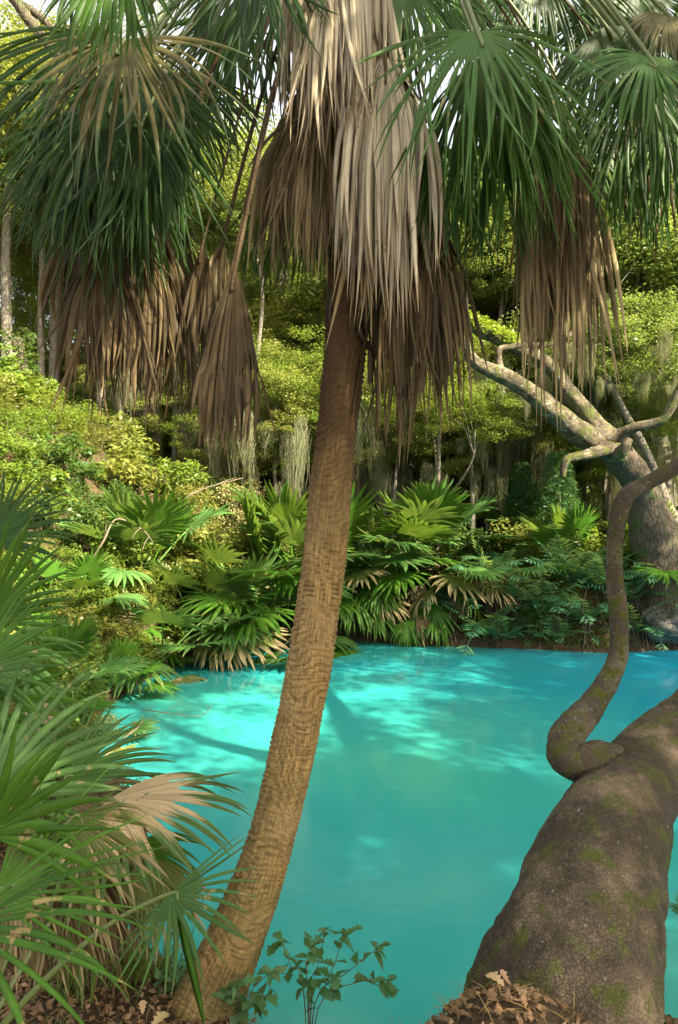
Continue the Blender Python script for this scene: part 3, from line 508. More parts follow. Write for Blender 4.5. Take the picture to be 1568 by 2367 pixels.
# ------------------------------------------------------------------ foliage building blocks
def leaves_at(c, l, w, g, up=0.6, droop=0.2):
    n = len(c); d = g.normal(0, 1, (n, 3)); d[:, 2] = d[:, 2]*0.5-droop; d = unit(d)
    nn = g.normal(0, 1, (n, 3)); nn[:, 2] = np.abs(nn[:, 2])+up; s = unit(np.cross(d, nn)); nn = np.cross(s, d)
    ll = (l*g.uniform(0.6, 1.3, n))[:, None]; ww = (w*g.uniform(0.7, 1.2, n))[:, None]
    V = np.stack([c-d*ll/2, c+s*ww/2+d*ll*0.08+nn*ww*0.12, c+d*ll/2-nn*ll*0.12, c-s*ww/2+d*ll*0.08+nn*ww*0.12], 1).reshape(-1, 3)
    return V, [np.arange(4*n).reshape(-1, 4)]
def cloud(g, ncl, per, rx, ry, rz, cr, hollow=0.45, flat=0.7, zmin=-9):
    c = unit(g.normal(0, 1, (ncl, 3)))*(hollow+(1-hollow)*g.uniform(0, 1, (ncl, 1))**0.6); c = c[c[:, 2] > zmin]
    c = c*np.array([rx, ry, rz]); k = np.repeat(np.arange(len(c)), (per*g.uniform(0.4, 1.5, len(c))).astype(int))
    sc = g.uniform(0.6, 1.3, len(c))[k][:, None]
    q = unit(g.normal(0, 1, (len(k), 3)))*g.uniform(0, 1, (len(k), 1))**0.45*cr*sc*np.array([1, 1, flat])
    return c[k]+q, c
CROWNS = []
for i in range(5):
    g = np.random.default_rng(200+i); p, cc = cloud(g, 75, 190, 3.0, 3.0, 2.2, 0.75, 0.35, 0.55); CROWNS.append(leaves_at(p, 0.13, 0.065, g))
for i in range(2):
    g = np.random.default_rng(230+i); p, cc = cloud(g, 34, 150, 3.0, 3.0, 2.2, 0.7, 0.3, 0.55); CROWNS.append(leaves_at(p, 0.13, 0.065, g))
def crown_mesh(i, mat, cache={}):
    if (i, mat) not in cache: cache[i, mat] = mesh('crown', *CROWNS[i], M[mat])
    return cache[i, mat]
SHR = []
for i in range(5):
    g = np.random.default_rng(300+i); p, cc = cloud(g, 46, 95, 0.95, 0.95, 0.85, 0.3, 0.3, 0.8, -0.5); p[:, 2] += 0.45
    V, F = leaves_at(p[::(1, 1, 2, 3, 1)[i]], (0.085, 0.11, 0.15, 0.21, 0.10)[i], (0.05, 0.06, 0.07, 0.11, 0.022)[i], g, 0.9)
    st = []
    for c in cc[::2]: st.append(tube([(g.uniform(-.12, .12), g.uniform(-.12, .12), -0.3), np.array([c[0]*.35, c[1]*.35, 0.15]), np.array([c[0]*.8, c[1]*.8, c[2]*.8+0.45])], [0.016, 0.012, 0.005], 7, 4, None, False))
    SHR.append((V, F, join(st)))
def shrub_mesh(i, mat, cache={}):
    if (i, mat) not in cache: cache[i, mat] = mesh('foliage', SHR[i][0], SHR[i][1], M[mat])
    return cache[i, mat]
def stem_mesh(i, cache={}):
    if i not in cache: cache[i] = mesh('stems', *SHR[i][2], M['twig'])
    return cache[i]
def strands(g, n, wx, wy, L, w=0.03, clump=6):
    """hanging tufts of moss"""
    Vs, Fs, o = [], [], 0
    for _ in range(clump):
        cx, cy, cz = g.uniform(-wx, wx), g.uniform(-wy, wy), g.uniform(-0.3, 0.2); LL = L*g.uniform(0.35, 1.15)
        for k in range(n):
            a = g.uniform(0, 6.28); s = np.array([math.cos(a), math.sin(a), 0]); r = g.uniform(0, 0.16); x, y = cx+r*math.cos(a*3), cy+r*math.sin(a*3); l = LL*g.uniform(0.3, 1.0); z = cz-g.uniform(0, 0.25*l); m = 6
            f = np.linspace(0, 1, m); c = np.stack([x*(1-0.12*f)+0.04*g.normal(0, 1, m), y*(1-0.12*f)+0.04*g.normal(0, 1, m), z-l*f], -1); ww = w*g.uniform(0.4, 1.2)*np.array([0.5, 1, 0.9, 0.8, 0.5, 0.1])
            V = np.concatenate([c-s*ww[:, None]/2, c+s*ww[:, None]/2]); i = np.arange(m-1); Vs.append(V); Fs.append(np.stack([i, i+1, i+m+1, i+m], -1)+o); o += 2*m
    return np.vstack(Vs), [np.vstack(Fs)]
MOSS = [mesh('spanish_moss', *strands(np.random.default_rng(400+i), 60, 0.5+0.3*i, 0.4, 1.0+0.25*i, 0.011, 7+i), M['moss']) for i in range(5)]
def hang(parent, pos, k, s=1.0, rz=0.0):
    return ob('spanish_moss', MOSS[k % 5], parent, tuple(np.asarray(pos)-np.array(parent.location)), (0, 0, rz), s)

rng = np.random.default_rng(7); RN = random.Random(5)
def tree(name, label, cat, px, d, r, H, mat, crowns, group=None, lean=(0, 0), moss=0, fork=0.5, cmat='leaf_oak', seed=0, nl=5, wob=0.25, at=None):
    """crowns: list of (dx, dy, z above ground, scale)"""
    g = np.random.default_rng(seed+int(abs(px)*7)); X, Y = ((px-784)/FP*d, d) if at is None else at; Z = gz(X, Y); t = thing(name, label, cat, (X, Y, Z-0.15), 0, group)
    n = 7; f = np.linspace(0, 1, n); p = np.stack([lean[0]*f*H+wob*r*3*g.normal(0, 1, n)*f, lean[1]*f*H+wob*r*3*g.normal(0, 1, n)*f, f*H], -1); rad = r*(1.0-0.6*f); rad[0] *= 1.45
    parts = [tube(p, rad, 46, 14, bark_disp(0.14, 2.5, seed))]
    for q in crowns[:nl]:
        b = p[int(n*fork)+RN.randint(0, 1)]; e = np.array([q[0], q[1], q[2]]); m = (b+e)/2+np.array([g.normal(0, .4), g.normal(0, .4), g.uniform(0, 0.6)])
        parts.append(tube([b-(0, 0, 0.3), b*0.7+m*0.3, m, e], [r*0.5, r*0.42, r*0.3, r*0.1], 18, 8, bark_disp(0.14, 3, seed+1)))
        for kk in range(3):
            e2 = e+np.array([g.normal(0, 1.6), g.normal(0, 1.6), g.normal(0.3, .9)])*q[3]; parts.append(tube([m, (m+e2)/2+(0, 0, 0.25), e2], [r*0.22, r*0.14, r*0.04], 10, 6))
    ob('trunk', mesh('trunk', *join(parts), M[mat], None, True), t)
    for q in crowns: ob('crown', crown_mesh(g.integers(0, 5), cmat), t, q[:3], (g.uniform(-.15, .15), g.uniform(-.15, .15), g.uniform(0, 6.28)), (q[3], q[3], q[3]*0.85))
    for k in range(moss):
        q = crowns[k % len(crowns)]; a = g.uniform(0, 6.28); rr = g.uniform(0.6, 2.6)*q[3]
        ob('spanish_moss', MOSS[g.integers(0, 5)], t, (q[0]+rr*math.cos(a), q[1]+rr*math.sin(a), q[2]-g.uniform(0.2, 1.6)*q[3]), (0, 0, g.uniform(0, 6.28)), g.uniform(0.8, 1.5))
    return t

for k, (x, y, z, q) in enumerate([(3.7, 0.9, 10.4, 0.95), (5.2, -2.4, 9.2, 1.0), (6.2, 0.6, 9.6, 1.0), (4.9, 4.5, 9.4, 0.7), (8.6, -0.8, 9.0, 1.0), (6.6, 7.6, 9.2, 0.9), (2.4, -1.8, 10.2, 0.9), (3.9, -0.7, 10.0, 0.62)]):  # out-of-view oak limbs and crowns, placed to shade palm, bank and pool
    V, F = tube([(3.2, 5.0, 2.3), (4.6, 4.6, 4.5), (x*0.9, y*0.95, z*0.75), (x, y, z)], [0.26, 0.2, 0.12, 0.04], 24, 10, bark_disp(0.15, 3, k)); ob('branch', mesh('branch', V-ob0, F, M['oak_near'], None, True), oakn)
    ob('crown', crown_mesh(5+k % 2 if k in (0, 1, 2, 6) else k % 5, 'leaf_oak'), oakn, (x-ob0[0], y-ob0[1], z-ob0[2]), (0, 0, k*1.1), q)

# ------------------------------------------------------------------ the forked oak behind the pool (right)
D2 = 15.8
def c4(x, y, d=0.0, r=10): return (784+x*0.5, 595.8+y*0.5, D2+d, r*0.41)
oz = np.array([0.0, 0.0, 0.0]); b2 = P(1525, 1330, D2+0.5)
oakf = thing('live_oak', 'gnarled forked live oak with lichen pale limbs behind the far bank', 'tree', (float(b2[0]), float(b2[1]), gz(b2[0], b2[1])-0.1)); o2 = np.array(oakf.location)
limb('trunk', oakf, [(1540, 1420, D2+0.5, 74), (1530, 1340, D2+0.5, 60), (1512, 1230, D2+0.4, 50), c4(1390, 1050, 0.2, 84), c4(1300, 930, 0, 82), c4(1220, 855, 0, 74), c4(1160, 820, 0, 55)], 'bark_dark', 110, 40, 0.2, 1.6, 31, origin=o2)
limb('branch', oakf, [c4(1240, 860, 0, 60), c4(1130, 825, -0.2, 66), c4(1000, 722, -0.5, 60), c4(880, 622, -0.8, 50), c4(790, 560, -1.0, 46), c4(690, 515, -1.2, 40), c4(625, 478, -1.3, 34), c4(590, 420, -1.4, 28), c4(568, 330, -1.4, 23), c4(545, 270, -1.4, 20), c4(500, 190, -1.4, 16), c4(440, 60, -1.4, 12)], 'oak_far', 130, 26, 0.24, 2.6, 32, origin=o2)
limb('branch', oakf, [c4(1260, 850, 0.1, 60), c4(1190, 780, 0.2, 58), c4(1130, 700, 0.3, 50), c4(1060, 620, 0.4, 48), c4(1000, 530, 0.5, 44), c4(920, 460, 0.4, 40), c4(830, 415, 0.2, 38), c4(740, 375, 0, 36), c4(650, 335, -.2, 32), c4(575, 285, -.4, 26), c4(520, 200, -.6, 20)], 'oak_far', 120, 24, 0.22, 2.6, 33, origin=o2)
limb('branch', oakf, [c4(745, 520, -1.1, 24), c4(738, 470, -1.1, 20), c4(742, 425, -1.1, 18), c4(790, 412, -1.0, 17), c4(880, 402, -0.8, 16), c4(980, 400, -0.6, 14), c4(1100, 340, -0.4, 12)], 'oak_far', 60, 14, 0.22, 4, 34, origin=o2)
limb('branch', oakf, [c4(1230, 850, -0.1, 56), c4(1300, 815, -0.3, 32), c4(1370, 785, -0.5, 27), c4(1445, 768, -0.6, 26), c4(1500, 742, -0.7, 27), c4(1540, 680, -0.8, 28), c4(1580, 600, -0.9, 26), c4(1650, 480, -1, 22)], 'oak_far', 80, 18, 0.2, 3, 35, origin=o2)
limb('broken_stub', oakf, [c4(1300, 900, -0.2, 70), c4(1220, 895, -0.4, 40), c4(1130, 912, -0.6, 27), c4(1065, 925, -0.7, 24), c4(1040, 955, -0.75, 22), c4(1036, 1015, -0.75, 15)], 'oak_far', 60, 18, 0.3, 5, 36, origin=o2)
limb('broken_stub', oakf, [c4(1290, 920, -0.6, 40), c4(1325, 870, -0.8, 26), c4(1345, 838, -0.8, 16)], 'bark_dark', 30, 14, 0.3, 6, 37, origin=o2)
g = np.random.default_rng(41); fp = []                        # ferns growing along the mossy limb
for k in range(1500):
    f = g.uniform(0, 1); x = 575+f*260+g.normal(0, 8); y = 272+f*125+g.normal(-14, 15); fp.append(P(784+x*0.5, 595.8+y*0.5, D2-0.3+0.5*f+g.normal(-0.15, 0.2)))
fo = ob('resurrection_fern', mesh('resurrection_fern', *leaves_at(np.array(fp)-o2, 0.11, 0.045, g, 1.0, 0.0), M['resurrection']), oakf); tag(fo, kind='stuff')
for k, (x, y, z, s) in enumerate([(4.5, 1, 9.0, 1.0), (3.0, 0.8, 5.8, 0.65), (5.2, 0.5, 4.6, 0.65), (0.3, 1.2, 6.6, 0.6)]):
    ob('crown', crown_mesh(k % 5, 'leaf_oak'), oakf, (x, y, z), (0, 0, k*1.3), s)
for k, (x, y) in enumerate([(1080, 760), (1110, 850), (1160, 870), (1230, 940), (1290, 800), (1340, 830), (1400, 900), (1480, 880), (1530, 800), (1320, 760), (1550, 900)]):
    hang(oakf, P(x, y-25, D2+0.2+0.2*(k % 4)), k % 2, 0.42+0.1*(k % 3), k)

# ------------------------------------------------------------------ trees further back
tree('leaning_tree', 'slim pale trunk leaning to the left in front of grey oak', 'tree', 1622, 17.6, 0.17, 5.2, 'bark_grey', [(-2.6, 0.8, 6.4, 0.7)], None, (-0.45, 0.0), 1, 0.8, seed=3, wob=0.1)
tree('live_oak', 'smooth grey trunk at the picture edge, bent above the wooden fence', 'tree', 1530, 20.5, 0.42, 9, 'bark_grey', [(-1, 0, 9, 1.3), (2, 1, 10, 1.3), (-3, 2, 8.0, 1.0)], None, (0.04, 0), 3, 0.5, seed=5, wob=0.5)
tree('live_oak', 'dark trunk wrapped in long grey moss right of the leaning palm', 'tree', 1200, 23, 0.32, 12, 'bark_dark', [(0, 0, 10.5, 1.3), (-2.5, 1, 9, 1.1), (2.5, 1, 9.5, 1.1)], None, (0.01, 0), 7, 0.6, seed=6)
tree('slender_tree', 'dark straight trunk draped in moss, just left of the thickest mossy trunk', 'tree', 1001, 25, 0.26, 13, 'bark_dark', [(0, 0, 11, 1.3), (-2, 1, 9, 1.0), (2, 2, 10, 1.2)], None, (0, 0), 6, 0.6, seed=7)
tree('young_tree', 'thin forked grey sapling beside the vine covered mound', 'tree', 1008, 18.5, 0.075, 4.6, 'bark_grey', [(0.9, 0, 4.4, 0.5), (-0.5, 0, 4.9, 0.5)], None, (0.04, 0), 1, 0.4, 'leaf_mid', seed=8)
tree('pale_trunk_tree', 'straight whitish trunk rising from the slope below dead fronds', 'tree', 235, 22, 0.15, 11, 'bark_pale', [(0, 0, 10.5, 1.0), (1.5, 1, 9.5, 0.9)], None, (0.0, 0), 1, 0.8, 'leaf_yellow', seed=9, wob=0.05)
tree('slope_tree', 'slimmer of two tan trunks standing together on the left slope', 'tree', 93, 24, 0.14, 12, 'bark_grey', [(0, 0, 11, 1.2), (-1, 1, 8.5, 0.9)], None, (0.01, 0), 2, 0.7, 'leaf_yellow', seed=10, wob=0.1)
tree('slope_tree', 'thicker of two tan trunks standing together on the left slope', 'tree', 127, 24.5, 0.19, 12, 'bark_grey', [(0, 0, 11, 1.2), (1.6, 1, 9, 0.9)], None, (-0.01, 0), 2, 0.7, 'leaf_yellow', seed=11, wob=0.1)
tree('slope_tree', 'trunk at the left picture edge among sunlit leaves', 'tree', 12, 23, 0.2, 12, 'bark_grey', [(0, 0, 10, 1.2), (-1.5, -1, 7.5, 1.0)], None, (0.02, 0), 2, 0.7, 'leaf_yellow', seed=12, wob=0.2)
tree('moss_tree', 'mossy tree just left of the palm trunk with curtains of pale moss', 'tree', 625, 24, 0.3, 12, 'bark_dark', [(0, 0, 9, 1.3), (-2, 0, 7.5, 0.9), (2, 1, 7, 0.9)], None, (0.03, 0), 9, 0.45, seed=13)
for k, (x, y, H, crs) in enumerate([(11.5, 3.2, 10, [(11.6, 2.0, 9.0, 1.0), (12.7, 5.8, 9.2, 0.9), (10.0, 8.3, 9.2, 0.9), (10.4, -1.6, 9.6, 1.0)]), (15, 8.6, 11, [(14.2, 8.6, 9.6, 1.0), (14.6, 5.0, 9.0, 1.0), (14.0, 1.8, 9.6, 1.0), (15.5, 9.8, 6.5, 0.9)]), (8.5, -5.5, 10, [(7.8, -4.2, 9.6, 1.1), (10.2, -5.0, 9.8, 1.1), (5.0, -5.6, 9.6, 1.0)])]):  # unseen trees added to shade pool and bank, gap left for a sun patch
    crs = [(a-x, b-y, c-1, d) for a, b, c, d in crs]
    tree('shade_tree', ['added unseen oak shading the pool, beyond the near trunk', 'added unseen oak shading the pool, far along the right shore', 'added unseen oak shading the near bank, behind the viewer'][k], 'tree', 0, 0, 0.3, H, 'bark_grey', crs, None, (0, 0), 2, 0.5, 'leaf_oak', 70+k, at=(x, y))
for k, (px, d, H, cr, m) in enumerate([(860, 22, 5.5, 0.75, 'leaf_mid'), (930, 23.5, 6.5, 0.8, 'leaf_yellow'), (1050, 21.5, 5.0, 0.7, 'leaf_mid'), (1110, 24, 7, 0.9, 'leaf_yellow'), (1160, 21, 4.6, 0.6, 'leaf_mid'), (1260, 23, 6.0, 0.8, 'leaf_yellow'), (1350, 22, 6.0, 0.8, 'leaf_mid'), (1430, 24, 6, 0.8, 'leaf_yellow'), (700, 24, 6, 0.8, 'leaf_mid'), (580, 23, 5.5, 0.7, 'leaf_yellow'), (480, 25, 6.5, 0.8, 'leaf_mid'), (360, 26, 6.5, 0.8, 'leaf_yellow'), (1550, 22, 7, 0.8, 'leaf_mid'), (635, 20.3, 4.6, 0.6, 'leaf_yellow'), (735, 20.5, 5.2, 0.65, 'leaf_mid'), (545, 20.8, 4.4, 0.6, 'leaf_mid'), (455, 21.5, 4.6, 0.6, 'leaf_yellow'), (890, 20.2, 5.4, 0.65, 'leaf_yellow'), (1000, 20.6, 5.8, 0.65, 'leaf_mid'), (1125, 20.0, 5.6, 0.6, 'leaf_yellow'), (1235, 20.8, 6.0, 0.65, 'leaf_mid'), (1325, 20.4, 5.6, 0.6, 'leaf_yellow'), (1405, 19.8, 5.0, 0.55, 'leaf_mid'), (330, 23, 5, 0.65, 'leaf_yellow')]):
    tree('understory_tree', 'small tree', 'tree', px, d, 0.07, H, 'bark_grey', [(0, 0, H, cr), (0.9, -0.3, H*0.72, cr*0.8), (-0.9, 0.2, H*0.55, cr*0.7)], 'small trees under the oaks', (0.02, 0), 4, 0.45, m, 140+k)
for k, (px, d, r) in enumerate([(285, 21, .06), (405, 22, .08), (520, 21.5, .06), (590, 20.5, .09), (905, 20, .06), (960, 21, .09), (1042, 20.3, .05), (1092, 19.6, .07), (1145, 20.6, .10), (1285, 21, .07), (1335, 20, .06), (1400, 21.5, .09), (1475, 19.5, .05)]):
    tree('slim_tree', 'slim pale trunk', 'tree', px, d, r, 10.5, ['bark_grey', 'bark_pale', 'bark_grey'][k % 3], [(0, 0, 10, 0.8), (0.8, 0.3, 8.6, 0.55)], 'slim trunks behind the pool', ((k % 5-2)*0.02, 0), 0, 0.7, 'leaf_oak', 170+k, wob=0.6)
    if k % 2 == 0: hang(C.objects['slim_tree' if k == 0 else 'slim_tree.%03d' % k], P(px+12, 860+15*(k % 3), d-0.2), k, 1.0+0.2*(k % 3), k)
bgt = [(330, 29), (450, 33), (700, 34), (900, 36), (1110, 38), (1290, 33), (1460, 36), (-120, 30), (180, 36), (1680, 34), (-250, 24), (60, 40), (770, 42), (1250, 42), (1560, 44), (480, 44)]
for i, (px, d) in enumerate(bgt):
    g = np.random.default_rng(500+i); H = g.uniform(11, 15)
    cr = [(g.normal(0, 1.8), g.normal(0, 1.5), H*z, s) for z, s in ((0.98, 1.5), (0.82, 1.4), (0.68, 1.25), (0.52, 1.0))]
    tree('background_tree', 'moss hung tree trunk deep in the sunlit woods behind the pool', 'tree', px, d, g.uniform(0.14, 0.3), H, ['bark_dark', 'bark_grey'][i % 2], cr, 'trees deep in the woods', (g.normal(0, .03), 0), 5, 0.55, ['leaf_oak', 'leaf_yellow', 'leaf_mid'][i % 3], 20+i)

pb = P(-190, 1000, 12.5); pine = thing('pine_tree', 'dark forked pine limb with thin needles against the white sky', 'tree', (float(pb[0]), float(pb[1]), gz(pb[0], pb[1])-0.2)); p0 = np.array(pine.location)
V, F = tube([(0, 0, 0), (0.1, 0, 5), (0.0, 0, 10), (0.1, 0, 15)], [0.24, 0.2, 0.16, 0.1], 50, 16, bark_disp(0.16, 3, 8)); ob('trunk', mesh('trunk', V, F, M['bark_dark'], None, True), pine)
limb('branch', pine, [(-185, -260, 12.5, 15), (-60, -120, 12.4, 14), (20, -20, 12.3, 13), (70, 50, 12.2, 12), (125, 120, 12.1, 9), (190, 200, 12.0, 5)], 'bark_dark', 50, 12, 0.2, 5, 51, origin=p0)
limb('branch', pine, [(40, 5, 12.3, 10), (100, 45, 12.2, 8), (150, 100, 12.1, 6), (210, 120, 12.0, 4)], 'bark_dark', 40, 10, 0.2, 5, 52, origin=p0)
limb('branch', pine, [(30, -30, 12.3, 8), (130, -20, 12.2, 6), (260, 10, 12.1, 5), (360, 60, 12.0, 3)], 'bark_dark', 40, 10, 0.2, 5, 53, origin=p0)
g = np.random.default_rng(54); cc = np.array([P(*q) for q in [(190, 200, 12), (250, 150, 12), (210, 120, 12), (300, 60, 12), (360, 60, 12), (260, 10, 12.1), (230, 260, 12.1), (330, 130, 12.2), (160, 60, 12.2), (420, 30, 12.3)]])-p0; k = np.repeat(np.arange(len(cc)), 420)
tag(ob('needles', mesh('needles', *leaves_at(cc[k]+g.normal(0, 1, (len(k), 3))*[0.38, 0.4, 0.25], 0.2, 0.011, g, 0.2, 0.25), M['needle']), pine), kind='stuff')
for k, (x, y, d) in enumerate([(980, 850, 23.5), (1010, 900, 23.5), (1060, 860, 22.5), (1100, 900, 22), (1150, 870, 22), (1185, 930, 22), (1215, 900, 22), (1240, 960, 22.2), (905, 880, 23), (950, 930, 23)]):
    t = [o for o in bpy.data.objects if o.name.startswith(('live_oak', 'slender_tree')) and abs(o.location.y-(23 if x > 1080 else 25)) < 0.1][0]; hang(t, P(x, y, d), k, 1.1+0.3*(k % 3), k)
# ------------------------------------------------------------------ undergrowth: shrubs one by one
def shrub(name, label, x, y, s, mat, group=None, sz=1.0, i=None, dz=0.0):
    k = RN.randrange(5) if i is None else i
    t = thing(name, label, 'shrub', (x, y, gz(x, y)-0.1*s+dz), RN.uniform(0, 6.28), group)
    ob('foliage', shrub_mesh(k, mat), t, (0, 0, 0), (RN.uniform(-.15, .15), RN.uniform(-.15, .15), 0), (s, s, s*sz)); ob('stems', stem_mesh(k), t, (0, 0, 0), (0, 0, 0), (s, s, s*sz))
    return t
def at_px(px, py, d): q = P(px, py, d); return q[0], q[1]
def scatter(n, x0, x1, y0, y1, name, label, group, mats, smin, smax, seed, smind=0.35, sep=0.55, sz=1.0):
    g = np.random.default_rng(seed); pts = []; k = 0
    while len(pts) < n and k < 6000:
        k += 1; x, y = g.uniform(x0, x1), g.uniform(y0, y1)
        if abs(x) > y*0.62+2.0 or float(shore_sd(np.array([x]), np.array([y]))[0]) < smind: continue
        if any((x-a)**2+(y-b)**2 < sep**2 for a, b in pts): continue
        pts.append((x, y)); shrub(name, label, x, y, g.uniform(smin, smax), mats[g.integers(0, len(mats))], group, sz)
scatter(95, -13, 0.5, 14.0, 25, 'shrub', 'leafy green and yellow shrub on the slope left of the leaning palm', 'shrubs on the left slope', ['leaf_mid', 'leaf_yellow', 'leaf_mid', 'leaf_dark'], 0.6, 1.15, 61, 0.9, 0.75)
scatter(70, 0.5, 14, 17.6, 26, 'shrub', 'low green shrub under the moss hung trees right of the leaning palm', 'shrubs behind the right bank', ['leaf_mid', 'leaf_mid', 'leaf_dark', 'leaf_yellow'], 0.6, 1.1, 62, 0.9, 0.8)
scatter(26, -5.5, -0.5, 12.4, 17, 'shrub', 'leafy shrub', 'shrubs above the inlet', ['leaf_mid', 'leaf_yellow', 'leaf_dark', 'leaf_mid'], 0.4, 0.7, 66, 0.12, 0.5)
scatter(24, 0.5, 9.5, 16.2, 18.2, 'shrub', 'dark leafy shrub', 'shrubs on the far bank', ['leaf_dark', 'leaf_mid', 'leaf_dark'], 0.35, 0.6, 65, 0.15, 0.5)
scatter(75, -24, 26, 25.5, 40, 'bush', 'tall sunlit bush deep in the woods', 'bushes deep in the woods', ['leaf_yellow', 'leaf_mid', 'leaf_oak'], 1.7, 3.0, 63, 3, 1.9, 1.35)
scatter(48, -7.0, -2.0, 4.4, 14.5, 'shrub', 'small leafy shrub tangled among palmettos on the left bank', 'shrubs on the left bank', ['leaf_mid', 'leaf_yellow', 'leaf_mid'], 0.4, 0.75, 64, 0.22, 0.45)
for px, py, d, s_, m, nm, lb in [(560, 1130, 19.5, 1.0, 'leaf_brush', 'dry_bush', 'brown dry twiggy bush below the hanging dead frond'), (610, 1190, 18.5, 0.8, 'leaf_brush', 'dry_bush', 'smaller tan dry bush left of the bank palmettos'), (500, 1090, 20.5, 0.9, 'leaf_brush', 'dry_bush', 'dry brown thicket under dead frond tips, highest on the slope'),
        (650, 1060, 21, 0.9, 'leaf_yellow', 'shrub', 'yellow and orange leaved shrub just left of the palm trunk'), (930, 1130, 19, 1.0, 'leaf_dark', 'vine_mound', 'dark green mound of vines right of the palm trunk'), (985, 1120, 19.2, 1.15, 'leaf_mid', 'vine_mound', 'tall hump of climbing vines beside a thin forked sapling'),
        (370, 1190, 16.5, 0.75, 'leaf_dark', 'shrub', 'glossy dark green shrub in the middle of the slope'), (440, 1260, 15.6, 0.7, 'leaf_mid', 'shrub', 'feathery pale green shrub above the bank palmettos'), (210, 1640, 9.5, 0.4, 'leaf_yellow', 'shrub', 'bright yellow green low shrub at the left water edge')]:
    x, y = at_px(px, py, d); shrub(nm, lb, x, y, s_, m, None, 1.15)
for px, d, s_, m, lb in [(1500, 16.5, 0.5, 'leaf_dark', 'dark shrub hiding the left foot of the forked oak'), (1545, 16.2, 0.55, 'leaf_mid', 'green shrub in front of the forked oak trunk'), (1440, 16.9, 0.6, 'leaf_mid', 'shrub between the curving branch and the forked oak')]:
    shrub('shrub', lb, (px-784)/FP*d, d, s_, m, None, 1.2)
# snag wrapped in ivy on the far left
x, y = at_px(62, 930, 22.0); t = thing('ivy_snag', 'dead stump wrapped in dark ivy left of the tan trunks', 'tree stump', (x, y, gz(x, y)-0.2))
ob('trunk', mesh('trunk', *tube([(0, 0, 0), (-0.1, 0, 1.2), (-0.3, 0, 2.6)], [0.3, 0.25, 0.16], 20, 12, bark_disp(0.2, 2, 4)), M['bark_dark'], None, True), t)
g = np.random.default_rng(71); f = g.uniform(0, 1, 1500); a = g.uniform(0, 6.28, 1500); rr = 0.32+g.uniform(0, 0.25, 1500)
ob('ivy', mesh('ivy', *leaves_at(np.stack([-0.3*f+rr*np.cos(a), rr*np.sin(a), f*2.9], -1), 0.11, 0.08, g), M['leaf_dark']), t)
# red cedars: feathery dark sprays
def spray(g, n, rx, rz):
    z = g.uniform(0.05, 1, n)**0.8; a = g.uniform(0, 6.28, n); r = rx*(1-0.75*z)*np.sqrt(g.uniform(0.05, 1, n)); lay = np.sin(z*40+np.sin(a*3)*2)*0.06
    return np.stack([r*np.cos(a), r*np.sin(a), rz*z+lay-0.15*r], -1)
CED = [leaves_at(spray(np.random.default_rng(80+i), 9000, 1.15, 3.2), 0.14, 0.02, np.random.default_rng(90+i), 0.4, 0.1) for i in range(2)]
CEDM = [mesh('foliage', *c, M['cedar']) for c in CED]
for px, d, s_, lb in [(1205, 19.5, 0.85, 'feathery dark green cedar under the lichen pale oak limb'), (1290, 18.5, 0.95, 'feathery cedar beneath the broken oak stub'), (1345, 20.5, 1.0, 'cedar standing behind the curving bare branch')]:
    x = (px-784)/FP*d; t = thing('red_cedar', lb, 'tree', (x, d, gz(x, d)-0.1), 0, None)
    ob('trunk', mesh('trunk', *tube([(0, 0, 0), (0.05, 0, 1.5*s_), (0, 0, 3.0*s_)], [0.07, 0.05, 0.01], 12, 8), M['bark_dark'], None, True), t); ob('foliage', CEDM[px % 2], t, (0, 0, 0.1), (0, 0, px), s_)

# ------------------------------------------------------------------ palmettos
def pvar(e, L, pl, grav, mat, seed, spread=110, n=26, fuse=0.42, gpow=1.0, droop=0.35, K=9, **kw):
    e0 = R(e); a0 = np.array([math.cos(e0), 0, math.sin(e0)]); pe = [np.zeros(3)]; dd = a0.copy()
    for k in range(5): dd = unit(dd+np.array([0, 0, -droop/5])); pe.append(pe[-1]+dd*pl/5)
    hub = pe[-1]; ax = unit(dd+np.array([0, 0, -droop*0.6])); nm = np.array([-ax[2], 0, ax[0]])
    V, F, at = blade(n, L, spread, ax, nm, grav, fuse, 0.22, seed, K, petiole=[q-hub for q in pe], prad=0.009, gpow=gpow, wmul=1.3, **kw)
    return mesh('frond', V+hub, F, M[mat], at, False)
PV = {}
for i in range(3):
    PV['up', i] = pvar(82-6*i, 0.6, 0.75, 0.10, ['f_green', 'f_blue', 'f_green'][i], 700+i, 118)
    PV['mid', i] = pvar(58-7*i, 0.62, 0.8, 0.22, ['f_blue', 'f_green', 'f_blue'][i], 710+i, 115)
    PV['low', i] = pvar(32-9*i, 0.62, 0.75, 0.40, ['f_blue', 'f_green', 'f_half'][i], 720+i, 100)
    PV['droop', i] = pvar(20-10*i, 0.66, 0.6, 0.8, ['f_blue', 'f_half', 'f_green'][i], 730+i, 85, gpow=0.7)
    PV['dead', i] = pvar(5-12*i, 0.62, 0.5, 1.5, ['f_tan', 'f_brown', 'f_pale'][i], 740+i, 55, gpow=0.5, curl=0.15)
